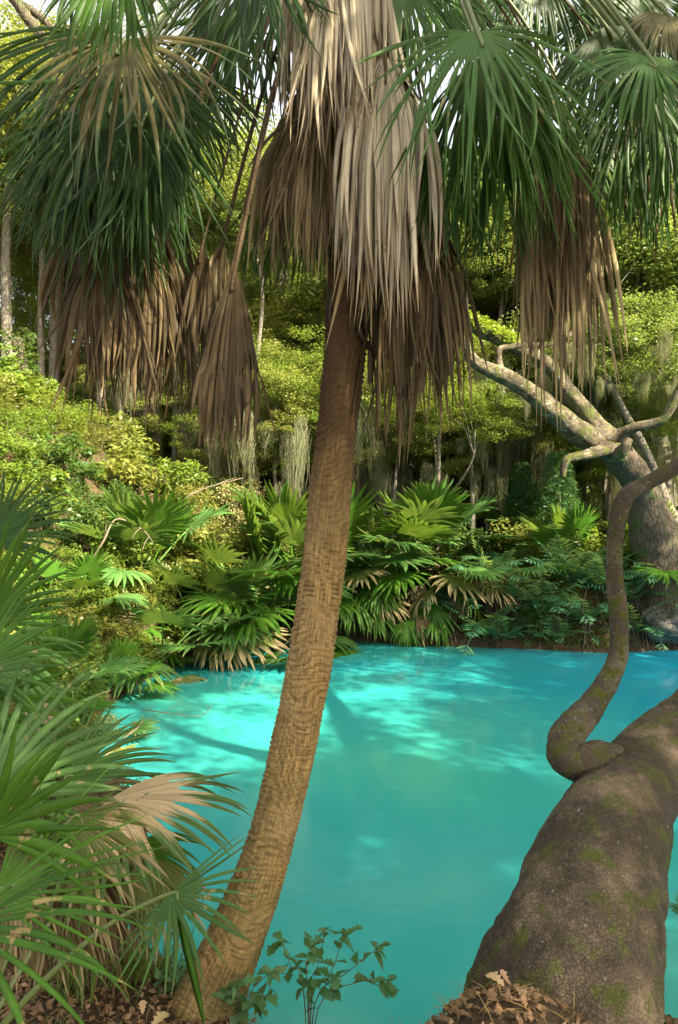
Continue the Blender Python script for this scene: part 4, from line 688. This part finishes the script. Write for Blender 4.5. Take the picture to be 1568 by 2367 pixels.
def palmetto(x, y, s, label, kinds, seed, group=None, az0=-90, azs=150, dz=0.0, name='saw_palmetto'):
    """az: direction the fan spreads, -90 = towards the viewer"""
    g = np.random.default_rng(seed); t = thing(name, label, 'palmetto', (x, y, gz(x, y)-0.06+dz), 0, group)
    V, F = tube([(-0.1*s, 0.05*s, -0.25), (0, 0, 0.0), (0.03*s, -0.05*s, 0.16*s)], [0.09*s, 0.085*s, 0.05*s], 10, 8, bark_disp(0.3, 9, seed)); ob('stem', mesh('stem', V, F, M['bark_dark'], None, True), t)
    n = len(kinds)
    for i, kd in enumerate(kinds):
        az = R(az0+azs*((i+0.5)/n*2-1)*(0.9 if n > 1 else 0)+g.normal(0, 14)); 
        ob('frond', PV[kd, int(g.integers(0, 3))], t, (0.02*s*g.normal(), 0.02*s*g.normal(), 0.1*s), (g.normal(0, .12), g.normal(0, .12), az), s*g.uniform(0.85, 1.15))
    return t
U, Mi, Lo, Dr, De = 'up', 'mid', 'low', 'droop', 'dead'
PAL = [(690, 16.9, 1.5, [U, Mi, Mi, Lo, U, Mi, Lo, Mi], 'tall upright palmetto directly behind the leaning palm trunk'),
       (600, 16.3, 1.45, [Mi, U, Lo, Mi, Lo, Mi], 'blue green palmetto left of the trunk below the dry bushes'),
       (535, 15.6, 1.3, [Mi, Lo, U, Dr, Mi, Lo, De], 'dense palmetto leaning over the pool left of the trunk'),
       (445, 15.2, 1.25, [Dr, De, Lo, Mi, De], 'half yellow palmetto with hanging dead fan'),
       (330, 14.6, 1.2, [U, Mi, U, Lo, Mi], 'upright pale fan palmetto on the left slope'),
       (375, 13.6, 1.15, [Dr, Dr, De, Lo, Mi], 'drooping palmetto with brown skirt at the dark inlet'),
       (590, 15.2, 1.35, [Lo, Dr, Mi, De, Dr, Lo, U], 'palmetto hanging into the water beside the trunk'),
       (800, 17.6, 1.4, [Mi, Dr, Lo, Mi, Dr], 'palmetto showing just right of the trunk with yellow drooping fans'),
       (870, 17.6, 1.5, [Mi, U, Lo, Dr, Dr, Lo, Mi], 'broad sunlit palmetto right of the trunk'),
       (985, 17.8, 1.55, [U, U, Mi, Lo, Mi, U, Lo], 'dark bushy palmetto on the far bank centre'),
       (1010, 17.2, 1.25, [Dr, Lo, De, Dr, Lo], 'palmetto skirt drooping from far bank to the water'),
       (835, 17.3, 1.1, [Dr, De, Lo, Dr], 'low palmetto hanging over the shaded undercut right of the trunk'),
       (930, 17.0, 1.1, [Dr, Lo, Dr, De], 'drooping palmetto beside the shadowed rock'),
       (1065, 16.9, 1.1, [Dr, Dr, De, Lo], 'palmetto trailing brown fans left of the ferns'),
       (640, 15.9, 1.3, [U, Mi, Lo, Dr, Lo], 'deep green palmetto touching the left side of the trunk'),
       (480, 14.9, 1.2, [Mi, U, Lo, Mi, Dr], 'fresh green palmetto above the half yellow one'),
       (1165, 20.5, 1.35, [U, Mi, Lo, Mi, De], 'palmetto under the cedars, nearer the trunk'),
       (1250, 20.0, 1.4, [U, Mi, U, Mi], 'dark fan palmetto between the cedars'),
       (1300, 17.6, 1.1, [U, Mi, Lo, Mi, De], 'small palmetto standing behind the curved branch'),
       (1215, 17.0, 0.9, [De, De, Lo], 'tan dead palmetto fan above the ferns'),
       (1490, 18.6, 1.2, [U, Mi, Mi, U], 'palmetto at the foot of the forked oak'),
       (1545, 16.8, 1.2, [U, Mi, Lo, Mi], 'pale palmetto at the picture edge above the rocks'),
       (1060, 24, 1.3, [U, Mi, Mi], 'small sunlit palmetto far back beside the sapling'),
       (270, 11.8, 0.75, [U, Mi, Lo, Dr, Mi], 'palmetto halfway along the left shore'),
       (230, 9.6, 0.8, [Lo, Dr, Mi, De], 'low palmetto dipping into the left shallows'),
       (110, 9.0, 0.95, [U, Mi, U, Lo, Mi], 'palmetto amid small shrubs on the left bank'),
       (30, 7.2, 0.95, [U, U, Mi, Lo, Mi, De], 'shadowed palmetto behind the big near fans'),
       (170, 12.5, 1.0, [U, Mi, Lo, Mi], 'palmetto below the sunlit slope shrubs'),
       (100, 6.6, 0.7, [De, Mi, Lo, De], 'scruffy palmetto with tan fans near the left shore')]
for i, (px, d, s_, kinds, lb) in enumerate(PAL):
    palmetto((px-784)/FP*d, d, s_*((1.42 if px < 860 else 1.18) if d > 13 else 1.0), lb, kinds+kinds[::2], 800+i, 'palmettos around the pool', -90, 120)

# near palmettos, frond by frond
def near_palmetto(label, root, fronds, seed):
    rt = np.asarray(root, float); rt[2] = gz(rt[0], rt[1])-0.03; t = thing('saw_palmetto', label, 'palmetto', tuple(rt), 0, 'near palmettos')
    V, F = tube([(0, 0.05, -0.2), (0, 0, 0.02), (0.02, -0.03, 0.2)], [0.10, 0.09, 0.05], 12, 10, bark_disp(0.3, 9, seed)); ob('stem', mesh('stem', V, F, M['bark_dark'], None, True), t)
    for i, (h, tp_, sp, gv, n, m, kw) in enumerate(fronds):
        hub_frond(t, P(*h), P(*tp_), sp, gv, n, m, seed*10+i, origin=rt+np.array([0, 0, 0.15]), prad=0.008, lift=0.1, **kw)
    return t
near_palmetto('big near palmetto with straight green fans at the left edge', (-1.35, 2.45, 0), [
    ((-10, 2066, 2.15), (360, 1900, 2.3), 62, 0.10, 17, 'f_green', dict(L=0.56, fuse=0.22, rnd=0.06, nrm=(0.1, -1, 0.5), wmul=0.8)),
    ((-90, 2150, 1.75), (170, 2190, 1.65), 70, 0.55, 13, 'f_green', dict(L=0.52, fuse=0.2, rnd=0.1, nrm=(0, -0.6, 1), wmul=0.9)),
    ((-40, 1850, 2.6), (150, 1640, 2.8), 80, 0.35, 22, 'f_blue', dict(L=0.6, rnd=0.12)),
    ((395, 2066, 2.55), (540, 2190, 2.25), 85, 0.22, 18, 'f_blue', dict(L=0.44, fuse=0.25, rnd=0.08, nrm=(0.2, -0.8, 0.8), wmul=0.8)),
    ((120, 1960, 2.9), (250, 2200, 2.8), 55, 0.7, 20, 'f_half', dict(L=0.6, rnd=0.2, gpow=0.6)),
    ((230, 2010, 3.0), (300, 2250, 2.9), 45, 1.0, 18, 'f_brown', dict(L=0.5, rnd=0.2, gpow=0.5, curl=0.1)),
    ((120, 2020, 2.8), (140, 2250, 2.8), 45, 1.0, 20, 'f_brown', dict(L=0.5, rnd=0.2, gpow=0.5, curl=0.1)),
    ((40, 1960, 2.45), (60, 2200, 2.4), 40, 1.2, 16, 'f_tan', dict(L=0.5, rnd=0.25, gpow=0.5, curl=0.15, rag=0.5)),
    ((170, 1890, 2.5), (330, 2010, 2.35), 50, 0.5, 12, 'f_half', dict(L=0.5, rnd=0.2, rag=0.4, fuse=0.2, wabs=0.012)),
    ((-30, 1930, 2.2), (190, 1780, 2.1), 40, 0.3, 10, 'f_green', dict(L=0.55, rnd=0.12, rag=0.3, fuse=0.2, wabs=0.014))], 91)
def grass(label, px, py, d, n, L, seed):
    g = np.random.default_rng(seed); b = P(px, py, d); b[2] = gz(b[0], b[1]); t = thing('grass_clump', label, 'grass', tuple(b), 0, 'grass clumps on the near bank'); Vs, Fs, o = [], [], 0
    for k in range(n):
        a = g.uniform(0, 6.28); el = g.uniform(0.9, 1.5); dd = np.array([math.cos(a)*math.cos(el), math.sin(a)*math.cos(el), math.sin(el)]); p = [g.normal(0, .05, 3)*[1, 1, 0]]; l = L*g.uniform(0.4, 1.1); m = 7
        for q in range(m-1): dd = unit(dd+np.array([0, 0, -0.28*g.uniform(.5, 1.4)])*(q/m)); p.append(p[-1]+dd*l/m)
        p = np.array(p); sv = unit(np.array([-math.sin(a), math.cos(a), 0])); w = 0.0055*np.linspace(1, 0.1, m)[:, None]; Vs.append(np.concatenate([p-sv*w, p+sv*w])); ii = np.arange(m-1); Fs.append(np.stack([ii, ii+1, ii+m+1, ii+m], -1)+o); o += 2*m
    tag(ob('blades', mesh('blades', np.vstack(Vs), [np.vstack(Fs)], M['grass']), t), kind='stuff')
grass('grass clump sprouting below the straw coloured fan', 300, 2240, 3.35, 90, 0.5, 1); grass('grass tuft at the bottom left corner of the bank', 90, 2330, 2.5, 80, 0.35, 2); grass('grass tuft at the water edge left of the palm base', 385, 2290, 3.4, 60, 0.35, 3); grass('grass clump in the shadow behind the near fans', 180, 2200, 3.2, 90, 0.55, 4)
near_palmetto('palmetto with a straw coloured half dead fan leaning over the water', (-1.35, 3.45, 0), [
    ((250, 1850, 3.15), (500, 1900, 2.75), 92, 0.42, 34, 'f_straw', dict(L=0.7, fuse=0.45, rnd=0.08, nrm=(0.05, -0.35, 1.0), cup=-0.08, pleat=0.35, label='straw coloured fan with green tips')),
    ((150, 1850, 3.3), (330, 1960, 3.2), 55, 0.5, 22, 'f_tan', dict(L=0.5, fuse=0.5, rnd=0.1)),
    ((150, 1800, 3.5), (330, 1770, 3.6), 75, 0.3, 24, 'f_blue', dict(L=0.55, rnd=0.12)),
    ((330, 1980, 3.2), (400, 2200, 3.1), 60, 0.6, 22, 'f_half', dict(L=0.5, rnd=0.15)),
    ((280, 1900, 3.4), (260, 2150, 3.4), 60, 0.8, 22, 'f_brown', dict(L=0.6, rnd=0.2, gpow=0.5)),
    ((300, 1950, 3.3), (450, 2100, 3.2), 60, 0.5, 22, 'f_green', dict(L=0.5, rnd=0.15))], 92)
near_palmetto('palmetto at the left edge with tall fans rising beside the slope', (-2.2, 3.7, 0), [
    ((-40, 1440, 3.4), (90, 1190, 3.3), 62, 0.14, 22, 'f_green', dict(L=0.66, fuse=0.4, rnd=0.08, wmul=1.0)),
    ((-70, 1560, 3.0), (180, 1440, 2.9), 58, 0.30, 18, 'f_green', dict(L=0.62, fuse=0.3, rnd=0.1, nrm=(0, -0.8, 0.7))),
    ((-40, 1500, 3.6), (120, 1640, 3.4), 60, 0.5, 20, 'f_blue', dict(L=0.7, rnd=0.12)),
    ((-60, 1640, 2.9), (140, 1720, 2.8), 55, 0.4, 18, 'f_green', dict(L=0.6, fuse=0.3, rnd=0.12)),
    ((60, 1640, 4.0), (180, 1690, 3.95), 70, 0.4, 22, 'f_straw', dict(L=0.32, fuse=0.7, rnd=0.08)),
    ((40, 1700, 3.8), (120, 1900, 3.8), 55, 0.8, 22, 'f_brown', dict(L=0.55, rnd=0.2, gpow=0.6)),
    ((-20, 1250, 4.6), (110, 1140, 4.7), 70, 0.2, 24, 'f_dark', dict(L=0.6, rnd=0.1))], 93)
sb = thing('palm_blade', 'single stiff dark green blade leaning before the palm base', 'leaf', tuple(P(470, 2355, 2.45))); sb0 = np.array(sb.location)
strip([P(410, 2096, 2.5)-sb0, P(428, 2180, 2.48)-sb0, P(450, 2270, 2.46)-sb0, P(474, 2375, 2.45)-sb0], 0.016, 'f_green', 'blade', sb)

# ------------------------------------------------------------------ ferns along the far bank
def fern_frond(L, n, seed, arch):
    g = np.random.default_rng(seed); p = [np.zeros(3)]; d = np.array([math.cos(R(62)), 0, math.sin(R(62))]); V, F = [], []
    for k in range(n): d = unit(d+np.array([0, 0, -arch/n])); p.append(p[-1]+d*L/n)
    p = np.array(p); T = unit(np.gradient(p, axis=0)); tv, tf = tube(p, np.linspace(0.006, 0.002, n+1), n+1, 3, None, False); V = list(tv); Q = list(tf[0])
    for k in range(2, n+1):
        f = k/n; l = 0.17*L/0.7*math.sin(min(1, f*1.15+0.12)*math.pi)**0.6 if f < 0.87 else 0.17*(1.02-f)*5*L/0.7
        for s in (-1, 1):
            dd = unit(np.array([0, s, 0])*0.9+T[k]*0.45+np.array([0, 0, -0.12+0.1*g.normal()])); w = T[k]*L/n*0.42; o = len(V); a = (k)*3+(0 if s < 0 else 1)
            V += [p[k]-w*0.6, p[k]+dd*l*0.5+w*1.0, p[k]+dd*l, p[k]+dd*l*0.5-w*0.9]; V[o] = np.array(V[k*3]); Q.append((o, o+1, o+2, o+3))
    return mesh('frond', np.array(V), [np.array(Q)], M['fern'])
FE = [fern_frond(0.75, 20, 900+i, a) for i, a in enumerate((0.9, 1.4, 1.9, 2.4))]
def fern(x, y, z, s, label, n, seed, group='ferns on the far bank', name='sword_fern'):
    g = np.random.default_rng(seed); t = thing(name, label, 'fern', (x, y, z), 0, group)
    for k in range(n): ob('frond', FE[int(g.integers(0, 4))], t, (0, 0, 0), (g.normal(0, .15), g.normal(0, .15), R(-90+(k/(n-1)-0.5)*300+g.normal(0, 12))), s*g.uniform(0.8, 1.2))
FL = [(1115, 1440, 16.3, 1.3, 'blue green fern cascading to the water, nearest the palmetto skirt'), (1130, 1385, 16.9, 1.3, 'tall upright fern on the dark bank'), (1165, 1470, 16.1, 1.1, 'fern dipping its fronds in the pool edge'), (1205, 1440, 16.4, 1.2, 'fern below the tan dead palmetto fan'),
      (1260, 1445, 16.2, 1.3, 'wide fern in the middle of the far bank'), (1320, 1425, 16.4, 1.4, 'large fern left of the curving branch'), (1350, 1480, 15.9, 1.1, 'fern at the waterline behind the curving branch'), (1390, 1440, 16.2, 1.2, 'fern half hidden by the curving branch'),
      (1455, 1420, 16.2, 1.3, 'fern right of the curving branch'), (1470, 1470, 15.9, 1.1, 'fern hanging over water beside the rocks'), (1290, 1490, 15.9, 0.9, 'small pale fern touching the water'), (1500, 1385, 16.6, 1.1, 'fern above the limestone rocks'), (1080, 1470, 16.6, 1.0, 'dark fern under the palmetto skirt')]
for i, (px, py, d, s_, lb) in enumerate(FL):
    x, y, z = P(px, py, d); y = y+0.0; z = gz(x, y)-0.02; z = max(z, 0.15); fern(x, y, z, s_*1.7, lb, 9, 950+i)
fern(*P(1575, 2120, 3.5), 0.3, 'small fern sprouting from the near oak trunk at right edge', 6, 990, None)

# ------------------------------------------------------------------ rocks, fence, drifting bits
def rock(px, py, d, r, label, seed, sq=(1.2, 1, 0.8)):
    g = np.random.default_rng(seed); n, m = 26, 40; th = np.linspace(0.001, math.pi-0.001, n)[:, None]; ph = np.linspace(0, 2*math.pi, m, endpoint=False)[None]
    v = np.stack([np.sin(th)*np.cos(ph), np.sin(th)*np.sin(ph), np.cos(th)*np.ones_like(ph)], -1); k = 1+0.55*fbm(v*1.6+seed, 5, seed)+0.18*np.abs(fbm(v*5+seed, 3, seed)); V = (v*k[..., None]*r*np.array(sq)).reshape(-1, 3)
    i = np.arange(n-1)[:, None]*m; j = np.arange(m)[None]; Q = np.stack([i+j, i+(j+1) % m, i+m+(j+1) % m, i+m+j], -1).reshape(-1, 4)
    return tag(ob('limestone_rock', mesh('rock', V, [Q], M['rock'], None, True), None, tuple(P(px, py, d))), label, 'rock', 'rocks on the far bank')
rock(1550, 1440, 15.9, 0.55, 'large mossy limestone rock at the right edge of the far bank', 1); rock(1500, 1395, 16.4, 0.4, 'grey rock above the fern at the far right', 2); rock(1575, 1380, 16.6, 0.5, 'rounded rock below the forked oak', 3)
rock(1180, 1400, 17.0, 0.35, 'dark rock in the bare bank behind the ferns', 4, (1.5, 1, 0.7)); rock(910, 1440, 17.4, 0.45, 'shadowed rock under the drooping palmetto fans', 5, (1.7, 1, 0.6)); rock(1280, 1440, 16.6, 0.3, 'small rock between the far bank ferns', 6)
def box(c, h):
    c, h = np.array(c), np.array(h); V = np.array([(x, y, z) for x in (-1, 1) for y in (-1, 1) for z in (-1, 1)])*h+c
    return V, [np.array([(0, 1, 3, 2), (4, 6, 7, 5), (0, 4, 5, 1), (2, 3, 7, 6), (0, 2, 6, 4), (1, 5, 7, 3)])]
fx, fy = at_px(1462, 1280, 21.0); fz = P(1462, 1300, 21.0)[2]
fe = thing('wooden_fence', 'weathered wooden rail fence glimpsed left of the forked oak', 'fence', (fx, fy, fz-0.75))
for dx in (-1.4, 0, 1.4): ob('post', mesh('post', *box((dx, 0, 0.6), (0.07, 0.07, 0.72)), M['wood']), fe)
for zz in (0.55, 1.0): ob('rail', mesh('rail', *box((0, -0.1, zz), (1.7, 0.025, 0.07)), M['wood']), fe)

# ------------------------------------------------------------------ leaves with a drawn outline
def outline(kind, g):
    if kind == 'oval': t = np.linspace(0, 1, 7); w = 0.24*np.sin(t**0.75*math.pi)**0.8; w[0] = w[-1] = 0
    elif kind == 'lobed': t = np.linspace(0, 1, 13); w = (0.08+0.34*t)*(1+0.38*np.cos(t*26)); w[0] = 0.02; w[-1] = 0
    if kind == 'lobed': w = w*np.where(t > 0.9, 0.55, 1); w[-1] = 0
    return t, w
def leaf_mesh(kind, L, seed, mat, bend=0.25):
    g = np.random.default_rng(seed); t, w = outline(kind, g); z = -bend*t**2; fold = 0.35
    c = np.stack([t, 0*t, z], -1); l = np.stack([t, w, z+w*fold], -1); r = np.stack([t, -w, z+w*fold], -1); n = len(t); V = np.concatenate([c, l, r])*L; i = np.arange(n-1)
    return mesh('leaf', V, [np.concatenate([np.stack([i, i+1, n+i+1, n+i], -1), np.stack([2*n+i, 2*n+i+1, i+1, i], -1)])], M[mat], None, True)
SL = [leaf_mesh(k, 0.085, i, 'seedling', b) for i, (k, b) in enumerate((('oval', .2), ('lobed', .25), ('oval', .4), ('lobed', .1)))]
def seedling(px, py, d, stems, label, seed, s=1.0):
    g = np.random.default_rng(seed); b = P(px, py, d); b[2] = gz(b[0], b[1])-0.01; t = thing('oak_seedling', label, 'seedling', tuple(b), 0, 'oak seedlings on the near bank')
    for tips in stems:
        q = [np.zeros(3)]+[P(*p)-b for p in tips]; pp = catmull(q, 14); V, F = tube(q, np.linspace(0.0035, 0.0012, len(q))*s, 14, 5); ob('stem', mesh('stem', V, F, M['twig'], None, True), t)
        for k in list(range(4, 13, 1))+[13]*5:
            a = g.uniform(0, 6.28); ob('leaf', SL[int(g.integers(0, 4))], t, tuple(pp[k]), (g.normal(0, .5), g.uniform(-0.5, 0.5), a), s*g.uniform(0.5, 1.05))
seedling(715, 2352, 3.2, [[(716, 2290, 3.2), (735, 2230, 3.2), (752, 2150, 3.2)], [(700, 2270, 3.2), (672, 2230, 3.22), (655, 2180, 3.22)], [(722, 2300, 3.2), (760, 2260, 3.18), (790, 2180, 3.15), (800, 2160, 3.15)], [(730, 2310, 3.2), (800, 2250, 3.15), (850, 2210, 3.1), (868, 2195, 3.1)], [(740, 2320, 3.2), (830, 2270, 3.1), (895, 2265, 3.1)], [(712, 2300, 3.2), (708, 2240, 3.2), (715, 2190, 3.2)]], 'leafy oak seedling standing alone against the blue water', 21)
seedling(560, 2350, 3.05, [[(570, 2310, 3.0), (600, 2270, 2.98), (630, 2245, 2.98)], [(550, 2310, 3.0), (540, 2280, 2.98)], [(575, 2320, 3.0), (600, 2300, 3.0), (625, 2305, 3.0)], [(555, 2320, 3.0), (520, 2310, 2.95)], [(565, 2330, 3.0), (590, 2320, 2.95)]], 'small seedling huddled at the foot of the leaning palm', 22, 0.9)
seedling(395, 2330, 3.3, [[(385, 2290, 3.3), (378, 2250, 3.3)], [(400, 2290, 3.3), (405, 2250, 3.3)], [(410, 2280, 3.3), (435, 2215, 3.3)], [(380, 2300, 3.3), (350, 2200, 3.3)]], 'thin seedling between the palmetto and the palm base', 23, 0.75)
# leaf litter, needles, fallen leaves
g = np.random.default_rng(31)
def on_bank(n, x0, x1, y0, y1):
    x, y = g.uniform(x0, x1, n), g.uniform(y0, y1, n); k = shore_sd(x, y) > 0.03; x, y = x[k], y[k]; return np.stack([x, y, height(x, y)+0.004+g.uniform(0, 0.02, len(x))], -1)
c = on_bank(22000, -3.2, 3.0, 1.6, 4.6); V, F = leaves_at(c, 0.042, 0.022, g, 1.2, 0.0); tag(ob('leaf_litter', mesh('leaf_litter', V, F, M['dry_leaf'])), 'brown leaf litter covering the near bank', 'leaf litter', kind='stuff')
c = on_bank(4500, -3.2, 3.0, 1.6, 4.6); V, F = leaves_at(c+[0, 0, 0.012], 0.17, 0.0035, g, 2.0, 0.0); tag(ob('pine_needles', mesh('pine_needles', V, F, M['dry_needle'])), 'fallen rust coloured pine needles on the near bank', 'pine needles', kind='stuff')
STL = [leaf_mesh(k, L_, 40+i, 'fallen', b) for i, (k, L_, b) in enumerate((('lobed', 0.10, .5), ('oval', 0.08, .6), ('lobed', 0.085, -.4), ('lobed', 0.11, .3), ('oval', 0.07, -.5)))]
for k, (px, py, d) in enumerate([(1110, 2290, 2.6), (1140, 2315, 2.55), (1180, 2300, 2.55), (1190, 2330, 2.5), (1100, 2335, 2.6), (1165, 2345, 2.5), (1215, 2290, 2.55), (1060, 2345, 2.8), (350, 2300, 3.0), (240, 2350, 2.7), (300, 2340, 2.8), (220, 2290, 2.9), (160, 2350, 2.6), (420, 2350, 2.9), (110, 2320, 2.6), (60, 2250, 2.7), (640, 2352, 3.0), (330, 2270, 3.1), (700, 2360, 3.0)]):
    q = P(px, py, d); zz = gz(q[0], q[1])+0.03
    tag(ob('fallen_leaf', STL[k % 5], None, (q[0], q[1], zz-0.01), (g.normal(0, .2), g.normal(0, .2), g.uniform(0, 6)), g.uniform(0.55, 0.9)), 'dry tan lobed leaf lying on the litter of the near bank', 'leaf', 'fallen leaves on the near bank')
yl = P(965, 1557, HC*FP/(1557-1183.5)); tag(ob('floating_leaf', STL[1], None, (yl[0], yl[1], 0.02), (0, 0, 1), 1.3), 'single orange leaf floating on the pool', 'leaf')
# bare sticks on the slope and in the shallows
def stick(name, label, pts, r, mat='twig', cat='branch'):
    b = P(*pts[0]); t = thing(name, label, cat, tuple(b)); q = [P(*p)-b for p in pts]; V, F = tube(q, np.linspace(r, r*0.35, len(q)), 26, 8, bark_disp(0.2, 8, 3)); ob('main_stem', mesh('main_stem', V, F, M[mat], None, True), t)
    gg = np.random.default_rng(int(pts[0][0])); cc = catmull(q, 26)
    for k in range(6, 26, 4):
        e = cc[k]+gg.normal(0, 1, 3)*np.linalg.norm(q[-1])*0.16; V, F = tube([cc[k], (cc[k]+e)/2+gg.normal(0, .03, 3), e], [r*0.4, r*0.3, r*0.12], 8, 5); ob('twig', mesh('twig', V, F, M[mat], None, True), t)
stick('dead_branch', 'bent pale dead branch lying across the slope shrubs', [(300, 1245, 15.2), (330, 1215, 15.1), (400, 1190, 15.0), (420, 1160, 15.1), (470, 1130, 15.3), (560, 1105, 15.6)], 0.026)
stick('dead_branch', 'forked dead stick hanging above the upright pale palmetto', [(205, 1310, 13.2), (240, 1250, 13.2), (270, 1200, 13.4), (330, 1225, 13.5), (355, 1255, 13.6)], 0.022)
stick('dead_branch', 'thin twig trailing into the left shallows', [(215, 1700, 8.9), (260, 1715, 8.6), (310, 1690, 8.9), (335, 1660, 9.6)], 0.010)
stick('dead_branch', 'fine twig lying on the water beyond the shore palmetto', [(330, 1640, 10.6), (400, 1650, 10.6), (460, 1655, 10.5), (492, 1635, 10.5)], 0.008)
g = np.random.default_rng(57); parts = []
while len(parts) < 170:
    x, y = g.uniform(-3.5, 9.5), g.uniform(14.8, 18); q = float(shore_sd(np.array([x]), np.array([y]))[0])
    if not 0.25 < q < 0.9: continue
    e = 0.05; gxx = float(shore_sd(np.array([x+e]), np.array([y]))[0])-q; gyy = float(shore_sd(np.array([x]), np.array([y+e]))[0])-q; dn = unit(np.array([-gxx, -gyy])); z = gz(x, y); l = q+g.uniform(-0.1, 0.15); w = g.normal(0, .12, 2)
    parts.append(tube([(x, y, z-0.03), (x+dn[0]*l*.35+w[0], y+dn[1]*l*.35, z+0.02), (x+dn[0]*l*.8+w[1], y+dn[1]*l*.8, z*0.5+0.1), (x+dn[0]*l+w[0], y+dn[1]*l, -0.08)], [0.03*g.uniform(.4, 1.3), 0.022, 0.015, 0.008], 10, 5))
tag(ob('exposed_roots', mesh('exposed_roots', *join(parts), M['bark_dark'], None, True)), 'tangled dark exposed roots along the far bank', 'roots', kind='stuff')
# low ground cover on the far and left banks
g = np.random.default_rng(53); n = 90000; x, y = g.uniform(-16, 15, n), g.uniform(4.2, 30, n); sdv = shore_sd(x, y); k = (sdv > 0.03) & (np.abs(x) < y*0.6+2) & ((x < -2.2) | (y > 15)) & (fbm(np.stack([x*0.8, y*0.8, x*0], -1), 3, 6)+g.uniform(-.2, .2, n) > -0.12)
xe, ye = g.uniform(-4, 10, 60000), g.uniform(12, 18.5, 60000); se = shore_sd(xe, ye); ke = (se > 0.02) & (se < 0.7); x, y = np.concatenate([x[k], xe[ke]]), np.concatenate([y[k], ye[ke]])
c = np.stack([x, y, height(x, y)+g.uniform(0.0, 0.35, len(x))**1.3], -1)
tag(ob('ground_cover', mesh('ground_cover', *leaves_at(c, 0.11, 0.06, g, 1.0), M['leaf_mid'])), 'low leafy ground cover on the far and left banks', 'ground cover', kind='stuff')
# distant woods closing the view
g = np.random.default_rng(51); n = 80000; a = g.uniform(R(-62), R(62), n); r = g.uniform(44, 60, n); zz = -1+22*g.uniform(0, 1, n)**1.2
keep = (fbm(np.stack([a*9, r*0.12, zz*0.35], -1), 4, 4) > -0.10)
c = np.stack([r*np.sin(a), r*np.cos(a), zz], -1)[keep]; tag(ob('distant_woods', mesh('distant_woods', *leaves_at(c, 0.55, 0.36, g), M['leaf_yellow'])), 'far sunlit woods that close the view', 'woods', kind='stuff')

# ------------------------------------------------------------------ labels that single out the look-alikes
ORD = ['', 'first', 'second', 'third', 'fourth', 'fifth', 'sixth', 'seventh', 'eighth', 'ninth', 'tenth', 'eleventh', 'twelfth', 'thirteenth', 'fourteenth', 'fifteenth', 'sixteenth', 'seventeenth', 'eighteenth', 'nineteenth']
TENS = {20: 'twent', 30: 'thirt', 40: 'fort', 50: 'fift', 60: 'sixt', 70: 'sevent', 80: 'eight', 90: 'ninet'}
def ordn(n):
    if n < 20: return ORD[n]
    a, b = n//10*10, n % 10
    return TENS[a]+('ieth' if b == 0 else 'y-'+ORD[b])
HUE = {'leaf_mid': 'mid green', 'leaf_yellow': 'yellow green', 'leaf_dark': 'dark green', 'leaf_oak': 'grey green'}
def relabel(group, text):
    os_ = [o for o in bpy.data.objects if o.get('group') == group]
    by = {}
    for o in os_:
        hue = ''
        for c in o.children:
            if c.data and c.data.materials and c.data.materials[0].name in HUE: hue = HUE[c.data.materials[0].name]
        by.setdefault(hue, []).append(o)
    for hue, l in by.items():
        l.sort(key=lambda o: o.location.x/max(o.location.y, 0.1))
        for i, o in enumerate(l): o['label'] = text.format(hue=hue, n=ordn(i+1)).strip()
relabel('shrubs on the left slope', '{hue} shrub on left slope, {n} of its colour from left')
relabel('shrubs behind the right bank', '{hue} shrub behind the far bank, {n} of its colour from left')
relabel('shrubs above the inlet', '{hue} shrub above the dark inlet, {n} of its colour from left')
relabel('shrubs on the far bank', '{hue} low shrub on far bank top, {n} of its colour from left')
relabel('bushes deep in the woods', '{hue} tall bush deep in woods, {n} of its colour from left')
relabel('shrubs on the left bank', '{hue} small shrub on left bank, {n} of its colour from left')
relabel('small trees under the oaks', '{hue} small thin trunked tree under the oaks, {n} of its colour from left')
relabel('slim trunks behind the pool', '{hue} crowned slim bare trunk behind the pool, {n} from left')
relabel('trees deep in the woods', '{hue} crowned tree deep in woods, {n} of its colour from left')
relabel('fallen leaves on the near bank', '{hue}dry tan lobed leaf on the near bank litter, {n} from the left')
